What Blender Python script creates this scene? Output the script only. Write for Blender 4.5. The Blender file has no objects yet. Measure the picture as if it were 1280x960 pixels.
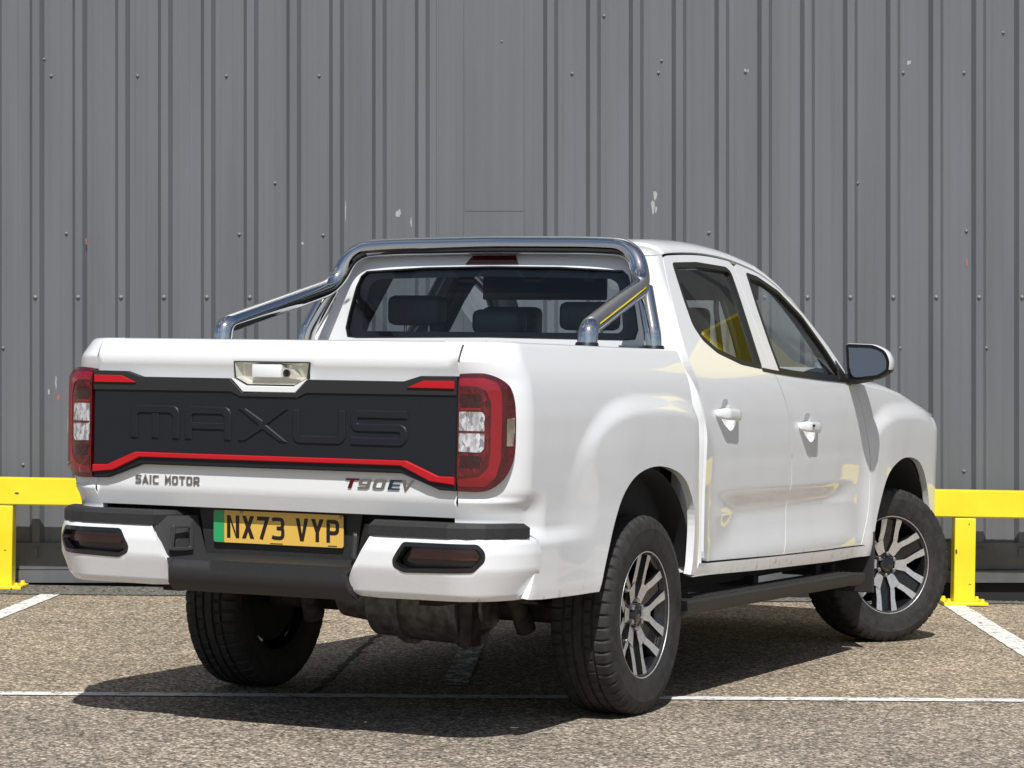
import bpy, bmesh, math, random
import numpy as np
from mathutils import Vector, Matrix
from mathutils.geometry import delaunay_2d_cdt
random.seed(7)
R_ = math.radians
scene = bpy.context.scene
C = scene.collection
# ------------------------------------------------------------------ camera, sky, sun, exposure
CY, CP, CR = 0.44788975, -0.0026015, 0.01694952          # yaw, pitch, roll relative to the tarmac
CAM = Vector((4.580755, -7.577409, 1.246581))
FW = Vector((-math.sin(CY)*math.cos(CP), math.cos(CY)*math.cos(CP), math.sin(CP)))
r0 = Vector((math.cos(CY), math.sin(CY), 0)); u0 = r0.cross(FW)
RT = r0*math.cos(CR) + u0*math.sin(CR)
UP = u0*math.cos(CR) - r0*math.sin(CR)
cam = bpy.data.cameras.new('camera'); cam.sensor_width = 36; cam.lens = 36*3221.612/1280
cam.clip_start = .1; cam.clip_end = 2000
camo = bpy.data.objects.new('camera', cam); C.objects.link(camo)
m = Matrix((RT, UP, -FW)).transposed().to_4x4(); m.translation = CAM
camo.matrix_world = m
scene.camera = camo
SUN_TRAVEL = Vector((-.37, .66, -1)).normalized()
w = bpy.data.worlds.new('World'); scene.world = w; w.use_nodes = True
nt = w.node_tree; nt.nodes.clear()
out = nt.nodes.new('ShaderNodeOutputWorld'); bg = nt.nodes.new('ShaderNodeBackground')
sky = nt.nodes.new('ShaderNodeTexSky'); sky.sky_type = 'NISHITA'; sky.sun_disc = False
to_sun = -SUN_TRAVEL
sky.sun_elevation = math.asin(to_sun.z); sky.sun_rotation = math.atan2(to_sun.x, to_sun.y)
sky.altitude = 50; sky.air_density = 1.0; sky.dust_density = 1.5
tc = nt.nodes.new('ShaderNodeTexCoord'); mp = nt.nodes.new('ShaderNodeMapping'); mp.inputs['Scale'].default_value = (1.6, 1.6, 4.5)
cn = nt.nodes.new('ShaderNodeTexNoise'); cn.inputs['Scale'].default_value = 1.7; cn.inputs['Detail'].default_value = 7; cn.inputs['Roughness'].default_value = .58
cr = nt.nodes.new('ShaderNodeValToRGB'); cr.color_ramp.elements[0].position = .50; cr.color_ramp.elements[1].position = .68
mx = nt.nodes.new('ShaderNodeMixRGB'); mx.inputs[2].default_value = (7.5, 7.7, 8.0, 1)
L = nt.links.new
L(tc.outputs['Generated'], mp.inputs[0]); L(mp.outputs[0], cn.inputs['Vector']); L(cn.outputs['Fac'], cr.inputs[0])
L(cr.outputs[0], mx.inputs[0]); L(sky.outputs[0], mx.inputs[1]); L(mx.outputs[0], bg.inputs[0]); L(bg.outputs[0], out.inputs[0])
bg.inputs['Strength'].default_value = .072
sl = bpy.data.lights.new('sun', 'SUN'); sl.energy = 4.9; sl.angle = R_(.53); sl.color = (1, .97, .935)
so = bpy.data.objects.new('sun', sl); C.objects.link(so)
so.rotation_euler = SUN_TRAVEL.to_track_quat('-Z', 'Y').to_euler(); so.location = (3, -4, 12)
scene.view_settings.view_transform = 'Standard'; scene.view_settings.look = 'None'
scene.view_settings.exposure = 0.0; scene.view_settings.gamma = 1
scene.render.engine = 'CYCLES'; scene.cycles.max_bounces = 8; scene.cycles.transparent_max_bounces = 16
scene.cycles.sample_clamp_indirect = 6

# ------------------------------------------------------------------ materials
def mat(name, col, rough=.5, metal=0, coat=0, spec=.5, coat_rough=.03):
    mt = bpy.data.materials.new(name); mt.use_nodes = True
    b = mt.node_tree.nodes['Principled BSDF']
    b.inputs['Base Color'].default_value = (*col, 1); b.inputs['Roughness'].default_value = rough
    b.inputs['Metallic'].default_value = metal; b.inputs['Coat Weight'].default_value = coat
    b.inputs['Coat Roughness'].default_value = coat_rough; b.inputs['Specular IOR Level'].default_value = spec
    return mt
def nd(mt, t, **k):
    n = mt.node_tree.nodes.new(t)
    for a, v in k.items(): setattr(n, a, v)
    return n
def lk(mt, a, b): mt.node_tree.links.new(a, b)
def add_noise(mt, scale, c1, c2, lo=.35, hi=.65, bump=0, detail=4, rough=None, vec_scale=None, dist=.002):
    b = mt.node_tree.nodes['Principled BSDF']
    t = nd(mt, 'ShaderNodeTexCoord'); n = nd(mt, 'ShaderNodeTexNoise'); n.inputs['Scale'].default_value = scale; n.inputs['Detail'].default_value = detail
    if vec_scale:
        q = nd(mt, 'ShaderNodeMapping'); q.inputs['Scale'].default_value = vec_scale; lk(mt, t.outputs['Object'], q.inputs[0]); lk(mt, q.outputs[0], n.inputs['Vector'])
    else: lk(mt, t.outputs['Object'], n.inputs['Vector'])
    r = nd(mt, 'ShaderNodeValToRGB'); r.color_ramp.elements[0].position = lo; r.color_ramp.elements[1].position = hi
    r.color_ramp.elements[0].color = (*c1, 1); r.color_ramp.elements[1].color = (*c2, 1)
    lk(mt, n.outputs['Fac'], r.inputs[0]); lk(mt, r.outputs[0], b.inputs['Base Color'])
    if rough:
        q = nd(mt, 'ShaderNodeMapRange'); q.inputs['To Min'].default_value = rough[0]; q.inputs['To Max'].default_value = rough[1]
        lk(mt, n.outputs['Fac'], q.inputs['Value']); lk(mt, q.outputs[0], b.inputs['Roughness'])
    if bump:
        bp = nd(mt, 'ShaderNodeBump'); bp.inputs['Strength'].default_value = bump; bp.inputs['Distance'].default_value = dist
        lk(mt, n.outputs['Fac'], bp.inputs['Height']); lk(mt, bp.outputs[0], b.inputs['Normal'])
    return mt
M = {}
def paint_mat():
    mt = mat('white_paint', (.765, .785, .805), .35, coat=1, coat_rough=.02); b = mt.node_tree.nodes['Principled BSDF']
    t = nd(mt, 'ShaderNodeTexCoord'); sx = nd(mt, 'ShaderNodeSeparateXYZ'); lk(mt, t.outputs['Object'], sx.inputs[0])
    n = nd(mt, 'ShaderNodeTexNoise'); n.inputs['Scale'].default_value = 22; n.inputs['Detail'].default_value = 8; n.inputs['Roughness'].default_value = .65; lk(mt, t.outputs['Object'], n.inputs['Vector'])
    z = nd(mt, 'ShaderNodeMapRange'); z.inputs['From Min'].default_value = .60; z.inputs['From Max'].default_value = .49; z.inputs['To Min'].default_value = 0; z.inputs['To Max'].default_value = .175; lk(mt, sx.outputs[2], z.inputs['Value'])
    a = nd(mt, 'ShaderNodeMath', operation='ADD'); lk(mt, z.outputs[0], a.inputs[0]); lk(mt, n.outputs['Fac'], a.inputs[1])
    g = nd(mt, 'ShaderNodeMapRange'); g.inputs['From Min'].default_value = .73; g.inputs['From Max'].default_value = .90; g.inputs['To Max'].default_value = .75; lk(mt, a.outputs[0], g.inputs['Value'])
    q = nd(mt, 'ShaderNodeMixRGB'); q.inputs[1].default_value = (.765, .785, .805, 1); q.inputs[2].default_value = (.20, .16, .11, 1); lk(mt, g.outputs[0], q.inputs[0]); lk(mt, q.outputs[0], b.inputs['Base Color'])
    return mt
M['paint'] = paint_mat()
M['black'] = add_noise(mat('black_plastic', (.02, .02, .021), .55), 260, (.016, .016, .017), (.027, .027, .028), bump=.25, dist=.0006)
M['clad'] = add_noise(mat('slate_plastic', (.01, .012, .016), .5, spec=.35), 400, (.0085, .010, .0145), (.0105, .0125, .0175), bump=.06, dist=.0003)
M['cladtop'] = mat('charcoal_plastic', (.035, .036, .037), .5)
M['dark'] = mat('dark_cavity', (.012, .012, .013), .8)
M['gloss'] = mat('gloss_black', (.008, .008, .009), .12, coat=.6)
M['seal'] = mat('rubber_seal', (.012, .012, .012), .4)
M['tyre'] = add_noise(mat('tyre_rubber', (.03, .03, .03), .75), 30, (.014, .0135, .0135), (.030, .0285, .027), bump=.15, dist=.001)
M['chrome'] = mat('chrome', (.70, .71, .72), .035, 1)
M['badge'] = mat('badge_chrome', (.42, .42, .43), .18, 1)
M['alloy'] = add_noise(mat('machined_alloy', (.62, .61, .60), .35, .7), 90, (.56, .56, .56), (.70, .70, .70), rough=(.30, .45))
M['steel'] = mat('steel', (.5, .5, .5), .35, 1)
M['underbody'] = add_noise(mat('underbody_metal', (.09, .08, .07), .7), 25, (.03, .027, .025), (.085, .075, .065))
M['red'] = mat('red_trim', (.44, .008, .014), .4, spec=.3, coat=.15)
M['seat'] = add_noise(mat('seat_leather', (.045, .05, .06), .5), 60, (.04, .045, .055), (.052, .058, .07), bump=.1)
M['trim_grey'] = mat('interior_grey', (.06, .062, .07), .7)
M['plate_y'] = mat('plate_yellow', (.74, .47, .085), .35, coat=.3)
M['plate_g'] = mat('plate_green', (.02, .36, .12), .35, coat=.3)
M['plate_k'] = mat('plate_ink', (.018, .008, .006), .4)
M['tread'] = add_noise(mat('step_rubber', (.03, .03, .03), .6), 40, (.022, .022, .022), (.05, .048, .045))
M['cream'] = mat('cream_chrome', (.80, .80, .72), .12, .55)
def glass(name, tint, rough=.0, ior=1.45, refl=(1, 1, 1)):
    mt = bpy.data.materials.new(name); mt.use_nodes = True; n = mt.node_tree; n.nodes.clear()
    o = nd(mt, 'ShaderNodeOutputMaterial'); mxs = nd(mt, 'ShaderNodeMixShader'); tr = nd(mt, 'ShaderNodeBsdfTransparent'); gl = nd(mt, 'ShaderNodeBsdfGlossy')
    fr = nd(mt, 'ShaderNodeFresnel'); fr.inputs['IOR'].default_value = ior
    tr.inputs[0].default_value = (*tint, 1); gl.inputs['Color'].default_value = (*refl, 1); gl.inputs['Roughness'].default_value = rough
    ge = nd(mt, 'ShaderNodeNewGeometry'); io = nd(mt, 'ShaderNodeMapRange'); io.inputs['To Min'].default_value = ior; io.inputs['To Max'].default_value = 1/ior
    lk(mt, ge.outputs['Backfacing'], io.inputs['Value']); lk(mt, io.outputs[0], fr.inputs['IOR']); lk(mt, fr.outputs[0], mxs.inputs[0]); lk(mt, tr.outputs[0], mxs.inputs[1]); lk(mt, gl.outputs[0], mxs.inputs[2]); lk(mt, mxs.outputs[0], o.inputs[0])
    return mt
M['glass_rear'] = glass('rear_glass', (.80, .84, .90)); M['glass_side'] = glass('side_glass', (.74, .79, .79), ior=1.7); M['glass_front'] = glass('screen_glass', (.88, .92, .91))
M['mirror'] = mat('mirror_glass', (.24, .25, .27), .01, 1)
def lens(name, c1, c2, scale=120, rough=.06):
    mt = mat(name, c1, rough, coat=1); b = mt.node_tree.nodes['Principled BSDF']
    t = nd(mt, 'ShaderNodeTexCoord'); v = nd(mt, 'ShaderNodeTexVoronoi'); v.inputs['Scale'].default_value = scale
    q = nd(mt, 'ShaderNodeMapping'); q.inputs['Scale'].default_value = (1, 1, .45); lk(mt, t.outputs['Object'], q.inputs[0]); lk(mt, q.outputs[0], v.inputs['Vector'])
    r = nd(mt, 'ShaderNodeMixRGB'); r.inputs[1].default_value = (*c1, 1); r.inputs[2].default_value = (*c2, 1)
    s = nd(mt, 'ShaderNodeSeparateColor'); lk(mt, v.outputs['Color'], s.inputs[0]); lk(mt, s.outputs[0], r.inputs[0]); lk(mt, r.outputs[0], b.inputs['Base Color'])
    bp = nd(mt, 'ShaderNodeBump'); bp.inputs['Strength'].default_value = .35; bp.inputs['Distance'].default_value = .003
    lk(mt, v.outputs['Distance'], bp.inputs['Height']); lk(mt, bp.outputs[0], b.inputs['Normal'])
    return mt
M['lens_red'] = lens('lamp_red_dark', (.045, .001, .003), (.085, .001, .005), 60)
M['lens_ring'] = mat('lamp_red_bright', (.23, .002, .010), .07, coat=1)
M['lens_deep'] = lens('lamp_red_deep', (.03, .001, .003), (.15, .002, .008), 110)
M['lens_cell'] = lens('lamp_cell_dark', (.010, .001, .002), (.035, .001, .003), 140)
M['lens_clear'] = lens('lamp_clear', (.14, .14, .15), (.62, .62, .66), 120)
M['lens_side'] = lens('lamp_side_marker', (.13, .11, .09), (.28, .25, .20), 70)
M['reflector'] = mat('red_reflector', (.07, .003, .005), .25, coat=1)

# ------------------------------------------------------------------ mesh helpers
OFF = Vector((0, 0, 0))
def link(name, me, mats, parent=None, normals=None, smooth=True):
    for q in (mats if isinstance(mats, (list, tuple)) else [mats]): me.materials.append(M[q] if isinstance(q, str) else q)
    o = bpy.data.objects.new(name, me); C.objects.link(o)
    if parent: o.parent = parent
    me.polygons.foreach_set('use_smooth', [smooth]*len(me.polygons))
    if normals is not None: me.normals_split_custom_set_from_vertices([tuple(n) for n in normals])
    return o
def from_py(name, vs, fs, mats, parent=None, smooth=False, midx=None, normals=None, angle=None):
    me = bpy.data.meshes.new(name); me.from_pydata([tuple(v) for v in vs], [], fs)
    if midx: me.polygons.foreach_set('material_index', midx)
    o = link(name, me, mats, parent, normals, smooth)
    if angle is not None and hasattr(me, 'set_sharp_from_angle'): me.set_sharp_from_angle(angle=R_(angle))
    return o
def fix_out(me):
    bm = bmesh.new(); bm.from_mesh(me); bmesh.ops.recalc_face_normals(bm, faces=bm.faces); bm.to_mesh(me); bm.free()
class MB:
    def __init__(s): s.v = []; s.f = []; s.mi = []
    def add(s, vs, fs, mi=0, mtx=None):
        o = len(s.v); s.v += [(mtx @ Vector(v) if mtx else Vector(v)) for v in vs]; s.f += [tuple(i+o for i in f) for f in fs]; s.mi += [mi]*len(fs); return s
    def box(s, a, b, mi=0, mtx=None, bev=0):
        if bev:
            bm = bmesh.new(); bmesh.ops.create_cube(bm, size=1)
            for v in bm.verts: v.co = Vector([(a[i]+b[i])/2 + v.co[i]*(b[i]-a[i]) for i in range(3)])
            bmesh.ops.bevel(bm, geom=list(bm.edges), offset=bev, segments=2, profile=.5, affect='EDGES')
            bm.verts.index_update(); s.add([v.co.copy() for v in bm.verts], [[v.index for v in f.verts] for f in bm.faces], mi, mtx); bm.free(); return s
        x0, y0, z0 = a; x1, y1, z1 = b
        return s.add([(x0,y0,z0),(x1,y0,z0),(x1,y1,z0),(x0,y1,z0),(x0,y0,z1),(x1,y0,z1),(x1,y1,z1),(x0,y1,z1)],
                     [(0,3,2,1),(4,5,6,7),(0,1,5,4),(1,2,6,5),(2,3,7,6),(3,0,4,7)], mi, mtx)
    def tube(s, pts, r, n=20, mi=0, cap=True):
        pts = [Vector(p) for p in pts]; rr = r if isinstance(r, (list, tuple)) else [r]*len(pts)
        T = [((pts[min(i+1, len(pts)-1)]-pts[max(i-1, 0)]).normalized()) for i in range(len(pts))]
        N = T[0].orthogonal().normalized(); vs = []; fs = []
        for i, p in enumerate(pts):
            if i: N = (N - T[i]*N.dot(T[i])).normalized()
            B = T[i].cross(N)
            for k in range(n): a = 2*math.pi*k/n; vs.append(p + (N*math.cos(a)+B*math.sin(a))*rr[i])
        for i in range(len(pts)-1):
            for k in range(n): k2 = (k+1) % n; fs.append((i*n+k, i*n+k2, (i+1)*n+k2, (i+1)*n+k))
        if cap: fs.append(tuple(range(n-1, -1, -1))); fs.append(tuple(range((len(pts)-1)*n, len(pts)*n)))
        return s.add(vs, fs, mi)
    def lathe(s, prof, n=64, mi=0, mtx=None, closed=False):   # prof (x along axis, r); axis = x
        vs = []; fs = []
        for (x, r) in prof:
            for k in range(n): a = 2*math.pi*k/n; vs.append((x, r*math.sin(a), r*math.cos(a)))
        mm = len(prof)
        for i in range(mm if closed else mm-1):
            j = (i+1) % mm
            for k in range(n): k2 = (k+1) % n; fs.append((i*n+k, i*n+k2, j*n+k2, j*n+k))
        return s.add(vs, fs, mi, mtx)
    def build(s, name, mats, parent=None, smooth=False, angle=None, fix=True):
        o = from_py(name, s.v, s.f, mats, parent, smooth, s.mi)
        if fix: fix_out(o.data)
        if smooth and angle: o.data.set_sharp_from_angle(angle=R_(angle))
        return o
def fillet(pts, rad, n=8):
    pts = [Vector(p) for p in pts]; out_ = [pts[0]]
    for i in range(1, len(pts)-1):
        r = rad[i] if isinstance(rad, (list, tuple)) else rad
        a, b, c = pts[i-1], pts[i], pts[i+1]; u = (a-b); v = (c-b)
        d = min(r, u.length*.49, v.length*.49); p, q = b+u.normalized()*d, b+v.normalized()*d
        for k in range(n+1): t = k/n; out_.append(p*(1-t)**2 + b*2*t*(1-t) + q*t*t)
    out_.append(pts[-1]); return out_
def round_poly(pts, r, n=4):
    pts = [Vector((p[0], p[1])) for p in pts]; o = []; N = len(pts)
    for i in range(N):
        a, b, c = pts[i-1], pts[i], pts[(i+1) % N]; u, v = a-b, c-b
        rr = r[i] if isinstance(r, (list, tuple)) else r
        d = min(rr, u.length*.45, v.length*.45)
        if d < 1e-5: o.append(tuple(b)); continue
        p, q = b+u.normalized()*d, b+v.normalized()*d
        for k in range(n+1): t = k/n; o.append(tuple(p*(1-t)**2 + b*2*t*(1-t) + q*t*t))
    return o
def area2(p): return sum(p[i-1][0]*p[i][1]-p[i][0]*p[i-1][1] for i in range(len(p)))/2
def inset(p, d):
    n = len(p); sgn = 1 if area2(p) > 0 else -1; o = []
    for i in range(n):
        a, b, c = Vector(p[i-1][:2]), Vector(p[i][:2]), Vector(p[(i+1) % n][:2])
        e1, e2 = (b-a), (c-b)
        if e1.length < 1e-7 or e2.length < 1e-7: o.append(tuple(b)); continue
        e1.normalize(); e2.normalize(); n1, n2 = Vector((-e1.y, e1.x))*sgn, Vector((-e2.y, e2.x))*sgn
        nn = n1+n2; nn.normalize(); k = max(.35, nn.dot(n1)); o.append(tuple(b+nn*d/k))
    return o
def dens(p, step):
    o = []
    for i in range(len(p)):
        a, b = p[i], p[(i+1) % len(p)]; n = max(1, int(math.hypot(b[0]-a[0], b[1]-a[1])/step))
        for k in range(n): o.append((a[0]+(b[0]-a[0])*k/n, a[1]+(b[1]-a[1])*k/n))
    return o
def catmull(p, n=5):
    o = []
    for i in range(len(p)-1):
        a, b, c, d = p[max(i-1, 0)], p[i], p[i+1], p[min(i+2, len(p)-1)]
        for k in range(n):
            t = k/n; o.append(tuple(.5*((2*b[j]) + (-a[j]+c[j])*t + (2*a[j]-5*b[j]+4*c[j]-d[j])*t*t + (-a[j]+3*b[j]-3*c[j]+d[j])*t**3) for j in (0, 1)))
    o.append(tuple(p[-1])); return o
def inside(P, poly):
    x, y = P[:, 0], P[:, 1]; r = np.zeros(len(P), bool); q = np.array(poly)
    for i in range(len(q)):
        x1, y1 = q[i-1]; x2, y2 = q[i]
        if y1 == y2: continue
        r ^= ((y1 > y) != (y2 > y)) & (x < (x2-x1)*(y-y1)/(y2-y1)+x1)
    return r
def dedupe(p):
    o = []
    for q in p:
        if not o or math.hypot(q[0]-o[-1][0], q[1]-o[-1][1]) > 4e-4: o.append(tuple(q))
    if math.hypot(o[0][0]-o[-1][0], o[0][1]-o[-1][1]) < 4e-4: o.pop()
    return o
def tri(outline, holes, step):
    loops = [dedupe(dens(outline, step))] + [dedupe(dens(h, step)) for h in holes]
    pts = []; edges = []
    for l in loops:
        o = len(pts); pts += l; edges += [(o+i, o+(i+1) % len(l)) for i in range(len(l))]
    bp = np.array(pts); x0, y0 = bp.min(0); x1, y1 = bp.max(0)
    gx, gy = np.meshgrid(np.arange(x0+step*.5, x1, step), np.arange(y0+step*.5, y1, step)); g = np.stack([gx.ravel(), gy.ravel()], 1)
    if len(g):
        ok = inside(g, loops[0])
        for h in loops[1:]: ok &= ~inside(g, h)
        g = g[ok]
    if len(g):
        dmin = np.full(len(g), 9.)
        for b in bp: dmin = np.minimum(dmin, np.hypot(g[:, 0]-b[0], g[:, 1]-b[1]))
        g = g[dmin > step*.45]
    vin = [Vector(p) for p in pts] + [Vector(p) for p in g]
    V, _, F, _, _, _ = delaunay_2d_cdt(vin, edges, [], 0, 1e-6)
    V = [(v.x, v.y) for v in V]; cen = np.array([[sum(V[i][0] for i in f)/len(f), sum(V[i][1] for i in f)/len(f)] for f in F])
    ok = inside(cen, loops[0])
    for h in loops[1:]: ok &= ~inside(cen, h)
    return V, [f for f, k in zip(F, ok) if k]
def panel(name, outline, P, material, parent, holes=(), step=.03, thick=.022, off=0., mirror=False, lip=.0):
    V, F = tri(outline, holes, step); e = 1.5e-3
    pos = []; nor = []
    for (a, b) in V:
        p = Vector(P(a, b)); du = Vector(P(a+e, b))-Vector(P(a-e, b)); dv = Vector(P(a, b+e))-Vector(P(a, b-e)); n = du.cross(dv)
        n.normalize(); pos.append(p+n*off); nor.append(n)
    fs = []
    for f in F:
        a, b, c = (V[i] for i in f[:3]); s = (b[0]-a[0])*(c[1]-a[1])-(b[1]-a[1])*(c[0]-a[0]); fs.append(tuple(f) if s > 0 else tuple(reversed(f)))
    cnt = {}
    for f in fs:
        for i in range(len(f)): cnt[(f[i], f[(i+1) % len(f)])] = 1
    bnd = [(a, b) for (a, b) in cnt if (b, a) not in cnt]
    vs = list(pos); ns = list(nor); nf = list(fs)
    if thick:
        for a, b in bnd:
            nn = (pos[b]-pos[a]).cross(nor[a]+nor[b])
            if nn.length < 1e-12: continue
            nn.normalize(); k = len(vs)
            vs += [pos[a], pos[b], pos[b]-nor[b]*thick, pos[a]-nor[a]*thick]; ns += [nn]*4; nf.append((k, k+3, k+2, k+1))
    if mirror:
        vs = [Vector((-v.x, v.y, v.z)) for v in vs]; ns = [Vector((-n.x, n.y, n.z)) for n in ns]; nf = [tuple(reversed(f)) for f in nf]
    return from_py(name, vs, nf, material, parent, True, None, ns)
def prism(name, poly, mtx, depth, material, parent, bev=0., holes=(), smooth=False):
    """flat outline in local (u,v), front face at w=0 looking +w, body going to w=-depth; mtx maps (u,v,w)."""
    ft = inset(poly, bev) if bev else poly; hf = [inset(h, -bev) for h in holes] if bev else holes
    V, F = tri(ft, hf, 9.); mb = MB()
    fs = []
    for f in F:
        a, b, c = (V[i] for i in f[:3]); s = (b[0]-a[0])*(c[1]-a[1])-(b[1]-a[1])*(c[0]-a[0]); fs.append(tuple(f) if s > 0 else tuple(reversed(f)))
    mb.add([(x, y, 0) for x, y in V], fs)
    for lp, lf, hole in [(poly, ft, 0)]+[(h, g, 1) for h, g in zip(holes, hf)]:
        n = len(lp); rings = [[(x, y, 0) for x, y in lf]]
        if bev: rings.append([(x, y, -bev) for x, y in lp])
        rings.append([(x, y, -depth) for x, y in lp])
        ccw = (area2(lp) > 0) != bool(hole)
        vs = [v for r in rings for v in r]; q = []
        for k in range(len(rings)-1):
            for i in range(n):
                j = (i+1) % n; f = (k*n+i, (k+1)*n+i, (k+1)*n+j, k*n+j); q.append(f if ccw else f[::-1])
        mb.add(vs, q)
    vs = [mtx @ v for v in mb.v]; f = mb.f if mtx.determinant() > 0 else [t[::-1] for t in mb.f]
    return from_py(name, vs, f, material, parent, smooth, None)
def ribbon(path, wd):
    """stroke a polyline into quads with mitred joins: list of 4-corner polygons sharing corners"""
    P = [Vector(p) for p in path]; Lp = []; Rp = []
    for i, p in enumerate(P):
        d1 = (P[i]-P[i-1]).normalized() if i else (P[1]-P[0]).normalized(); d2 = (P[i+1]-P[i]).normalized() if i < len(P)-1 else d1
        n1, n2 = Vector((-d1.y, d1.x)), Vector((-d2.y, d2.x)); nn = (n1+n2).normalized(); k = max(.4, nn.dot(n1)); Lp.append(p+nn*wd/2/k); Rp.append(p-nn*wd/2/k)
    return [tuple(v) for v in Lp]+[tuple(v) for v in reversed(Rp)]
def empty(name, loc, parent=None, rz=0):
    o = bpy.data.objects.new(name, None); C.objects.link(o); o.location = loc; o.rotation_euler = (0, 0, rz); o.parent = parent
    o.empty_display_size = .2; return o
def tag(o, label=None, cat=None, group=None, kind=None):
    if label: o['label'] = label
    if cat: o['category'] = cat
    if group: o['group'] = group
    if kind: o['kind'] = kind
    return o
YZ = Matrix(((1, 0, 0, 0), (0, 0, -1, 0), (0, 1, 0, 0), (0, 0, 0, 1)))     # (u,v,w)->(x=u, y=-w, z=v): faces -y
def rearM(y): mm = YZ.copy(); mm[1][3] = y; return mm

# ------------------------------------------------------------------ ground
def ground_mat():
    mt = mat('aggregate_tarmac', (.3, .26, .2), .85); b = mt.node_tree.nodes['Principled BSDF']; b.inputs['Specular IOR Level'].default_value = .25
    t = nd(mt, 'ShaderNodeTexCoord')
    v = nd(mt, 'ShaderNodeTexVoronoi'); v.inputs['Scale'].default_value = 88; lk(mt, t.outputs['Object'], v.inputs['Vector'])
    s = nd(mt, 'ShaderNodeSeparateColor'); lk(mt, v.outputs['Color'], s.inputs[0])
    r = nd(mt, 'ShaderNodeValToRGB'); cr = r.color_ramp; cr.elements[0].position = 0; cr.elements[0].color = (.10, .082, .060, 1)
    cr.elements[1].position = 1; cr.elements[1].color = (.72, .62, .48, 1)
    for p, c in ((.22, (.18, .147, .106, 1)), (.5, (.285, .232, .168, 1)), (.8, (.42, .347, .258, 1))):
        e = cr.elements.new(p); e.color = c
    lk(mt, s.outputs[0], r.inputs[0])
    v2 = nd(mt, 'ShaderNodeTexVoronoi'); v2.inputs['Scale'].default_value = 190; lk(mt, t.outputs['Object'], v2.inputs['Vector'])
    s2 = nd(mt, 'ShaderNodeSeparateColor'); lk(mt, v2.outputs['Color'], s2.inputs[0])
    m1 = nd(mt, 'ShaderNodeMixRGB', blend_type='OVERLAY'); m1.inputs[0].default_value = .36; lk(mt, r.outputs[0], m1.inputs[1]); lk(mt, s2.outputs[1], m1.inputs[2])
    # dark mortar between stones
    gp = nd(mt, 'ShaderNodeMapRange'); gp.inputs['From Min'].default_value = .45; gp.inputs['From Max'].default_value = .8; gp.inputs['To Min'].default_value = 1; gp.inputs['To Max'].default_value = .62
    lk(mt, v.outputs['Distance'], gp.inputs['Value'])
    # broad patches and wear
    n = nd(mt, 'ShaderNodeTexNoise'); n.inputs['Scale'].default_value = .9; n.inputs['Detail'].default_value = 5; lk(mt, t.outputs['Object'], n.inputs['Vector'])
    pr = nd(mt, 'ShaderNodeMapRange'); pr.inputs['From Min'].default_value = .3; pr.inputs['From Max'].default_value = .7; pr.inputs['To Min'].default_value = .86; pr.inputs['To Max'].default_value = 1.22
    lk(mt, n.outputs['Fac'], pr.inputs['Value'])
    n3 = nd(mt, 'ShaderNodeTexNoise'); n3.inputs['Scale'].default_value = 9; n3.inputs['Detail'].default_value = 6; lk(mt, t.outputs['Object'], n3.inputs['Vector'])
    p3 = nd(mt, 'ShaderNodeMapRange'); p3.inputs['From Min'].default_value = .3; p3.inputs['From Max'].default_value = .7; p3.inputs['To Min'].default_value = .84; p3.inputs['To Max'].default_value = 1.12
    lk(mt, n3.outputs['Fac'], p3.inputs['Value'])
    # oil-grey darker lane in front of the cross line
    sx = nd(mt, 'ShaderNodeSeparateXYZ'); lk(mt, t.outputs['Object'], sx.inputs[0])
    q1 = nd(mt, 'ShaderNodeMath', operation='MULTIPLY'); lk(mt, gp.outputs[0], q1.inputs[0]); lk(mt, pr.outputs[0], q1.inputs[1])
    q2 = nd(mt, 'ShaderNodeMath', operation='MULTIPLY'); lk(mt, q1.outputs[0], q2.inputs[0]); lk(mt, p3.outputs[0], q2.inputs[1])
    m2 = nd(mt, 'ShaderNodeMixRGB', blend_type='MULTIPLY'); m2.inputs[0].default_value = 1; lk(mt, m1.outputs[0], m2.inputs[1]); lk(mt, q2.outputs[0], m2.inputs[2])
    # lane in front of the line is greyer
    ln = nd(mt, 'ShaderNodeMath', operation='MULTIPLY_ADD'); ln.inputs[1].default_value = -.5628; lk(mt, sx.outputs[0], ln.inputs[0]); lk(mt, sx.outputs[1], ln.inputs[2])
    lr = nd(mt, 'ShaderNodeMapRange'); lr.inputs['From Min'].default_value = .8; lr.inputs['From Max'].default_value = 1.7; lr.inputs['To Min'].default_value = .55; lr.inputs['To Max'].default_value = 0
    lk(mt, ln.outputs[0], lr.inputs['Value'])
    hs = nd(mt, 'ShaderNodeHueSaturation'); hs.inputs['Saturation'].default_value = .62; hs.inputs['Value'].default_value = .88; lk(mt, m2.outputs[0], hs.inputs['Color'])
    m3 = nd(mt, 'ShaderNodeMixRGB'); lk(mt, lr.outputs[0], m3.inputs[0]); lk(mt, m2.outputs[0], m3.inputs[1]); lk(mt, hs.outputs[0], m3.inputs[2])
    ns = nd(mt, 'ShaderNodeTexNoise'); ns.inputs['Scale'].default_value = 2.3; ns.inputs['Detail'].default_value = 7; ns.inputs['Roughness'].default_value = .6; lk(mt, t.outputs['Object'], ns.inputs['Vector'])
    gs = nd(mt, 'ShaderNodeMapRange'); gs.inputs['From Min'].default_value = .60; gs.inputs['From Max'].default_value = .70; gs.inputs['To Max'].default_value = .45; lk(mt, ns.outputs['Fac'], gs.inputs['Value'])
    ms = nd(mt, 'ShaderNodeMixRGB', blend_type='MULTIPLY'); ms.inputs[2].default_value = (.55, .55, .56, 1); lk(mt, gs.outputs[0], ms.inputs[0]); lk(mt, m3.outputs[0], ms.inputs[1])
    lk(mt, ms.outputs[0], b.inputs['Base Color'])
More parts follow.
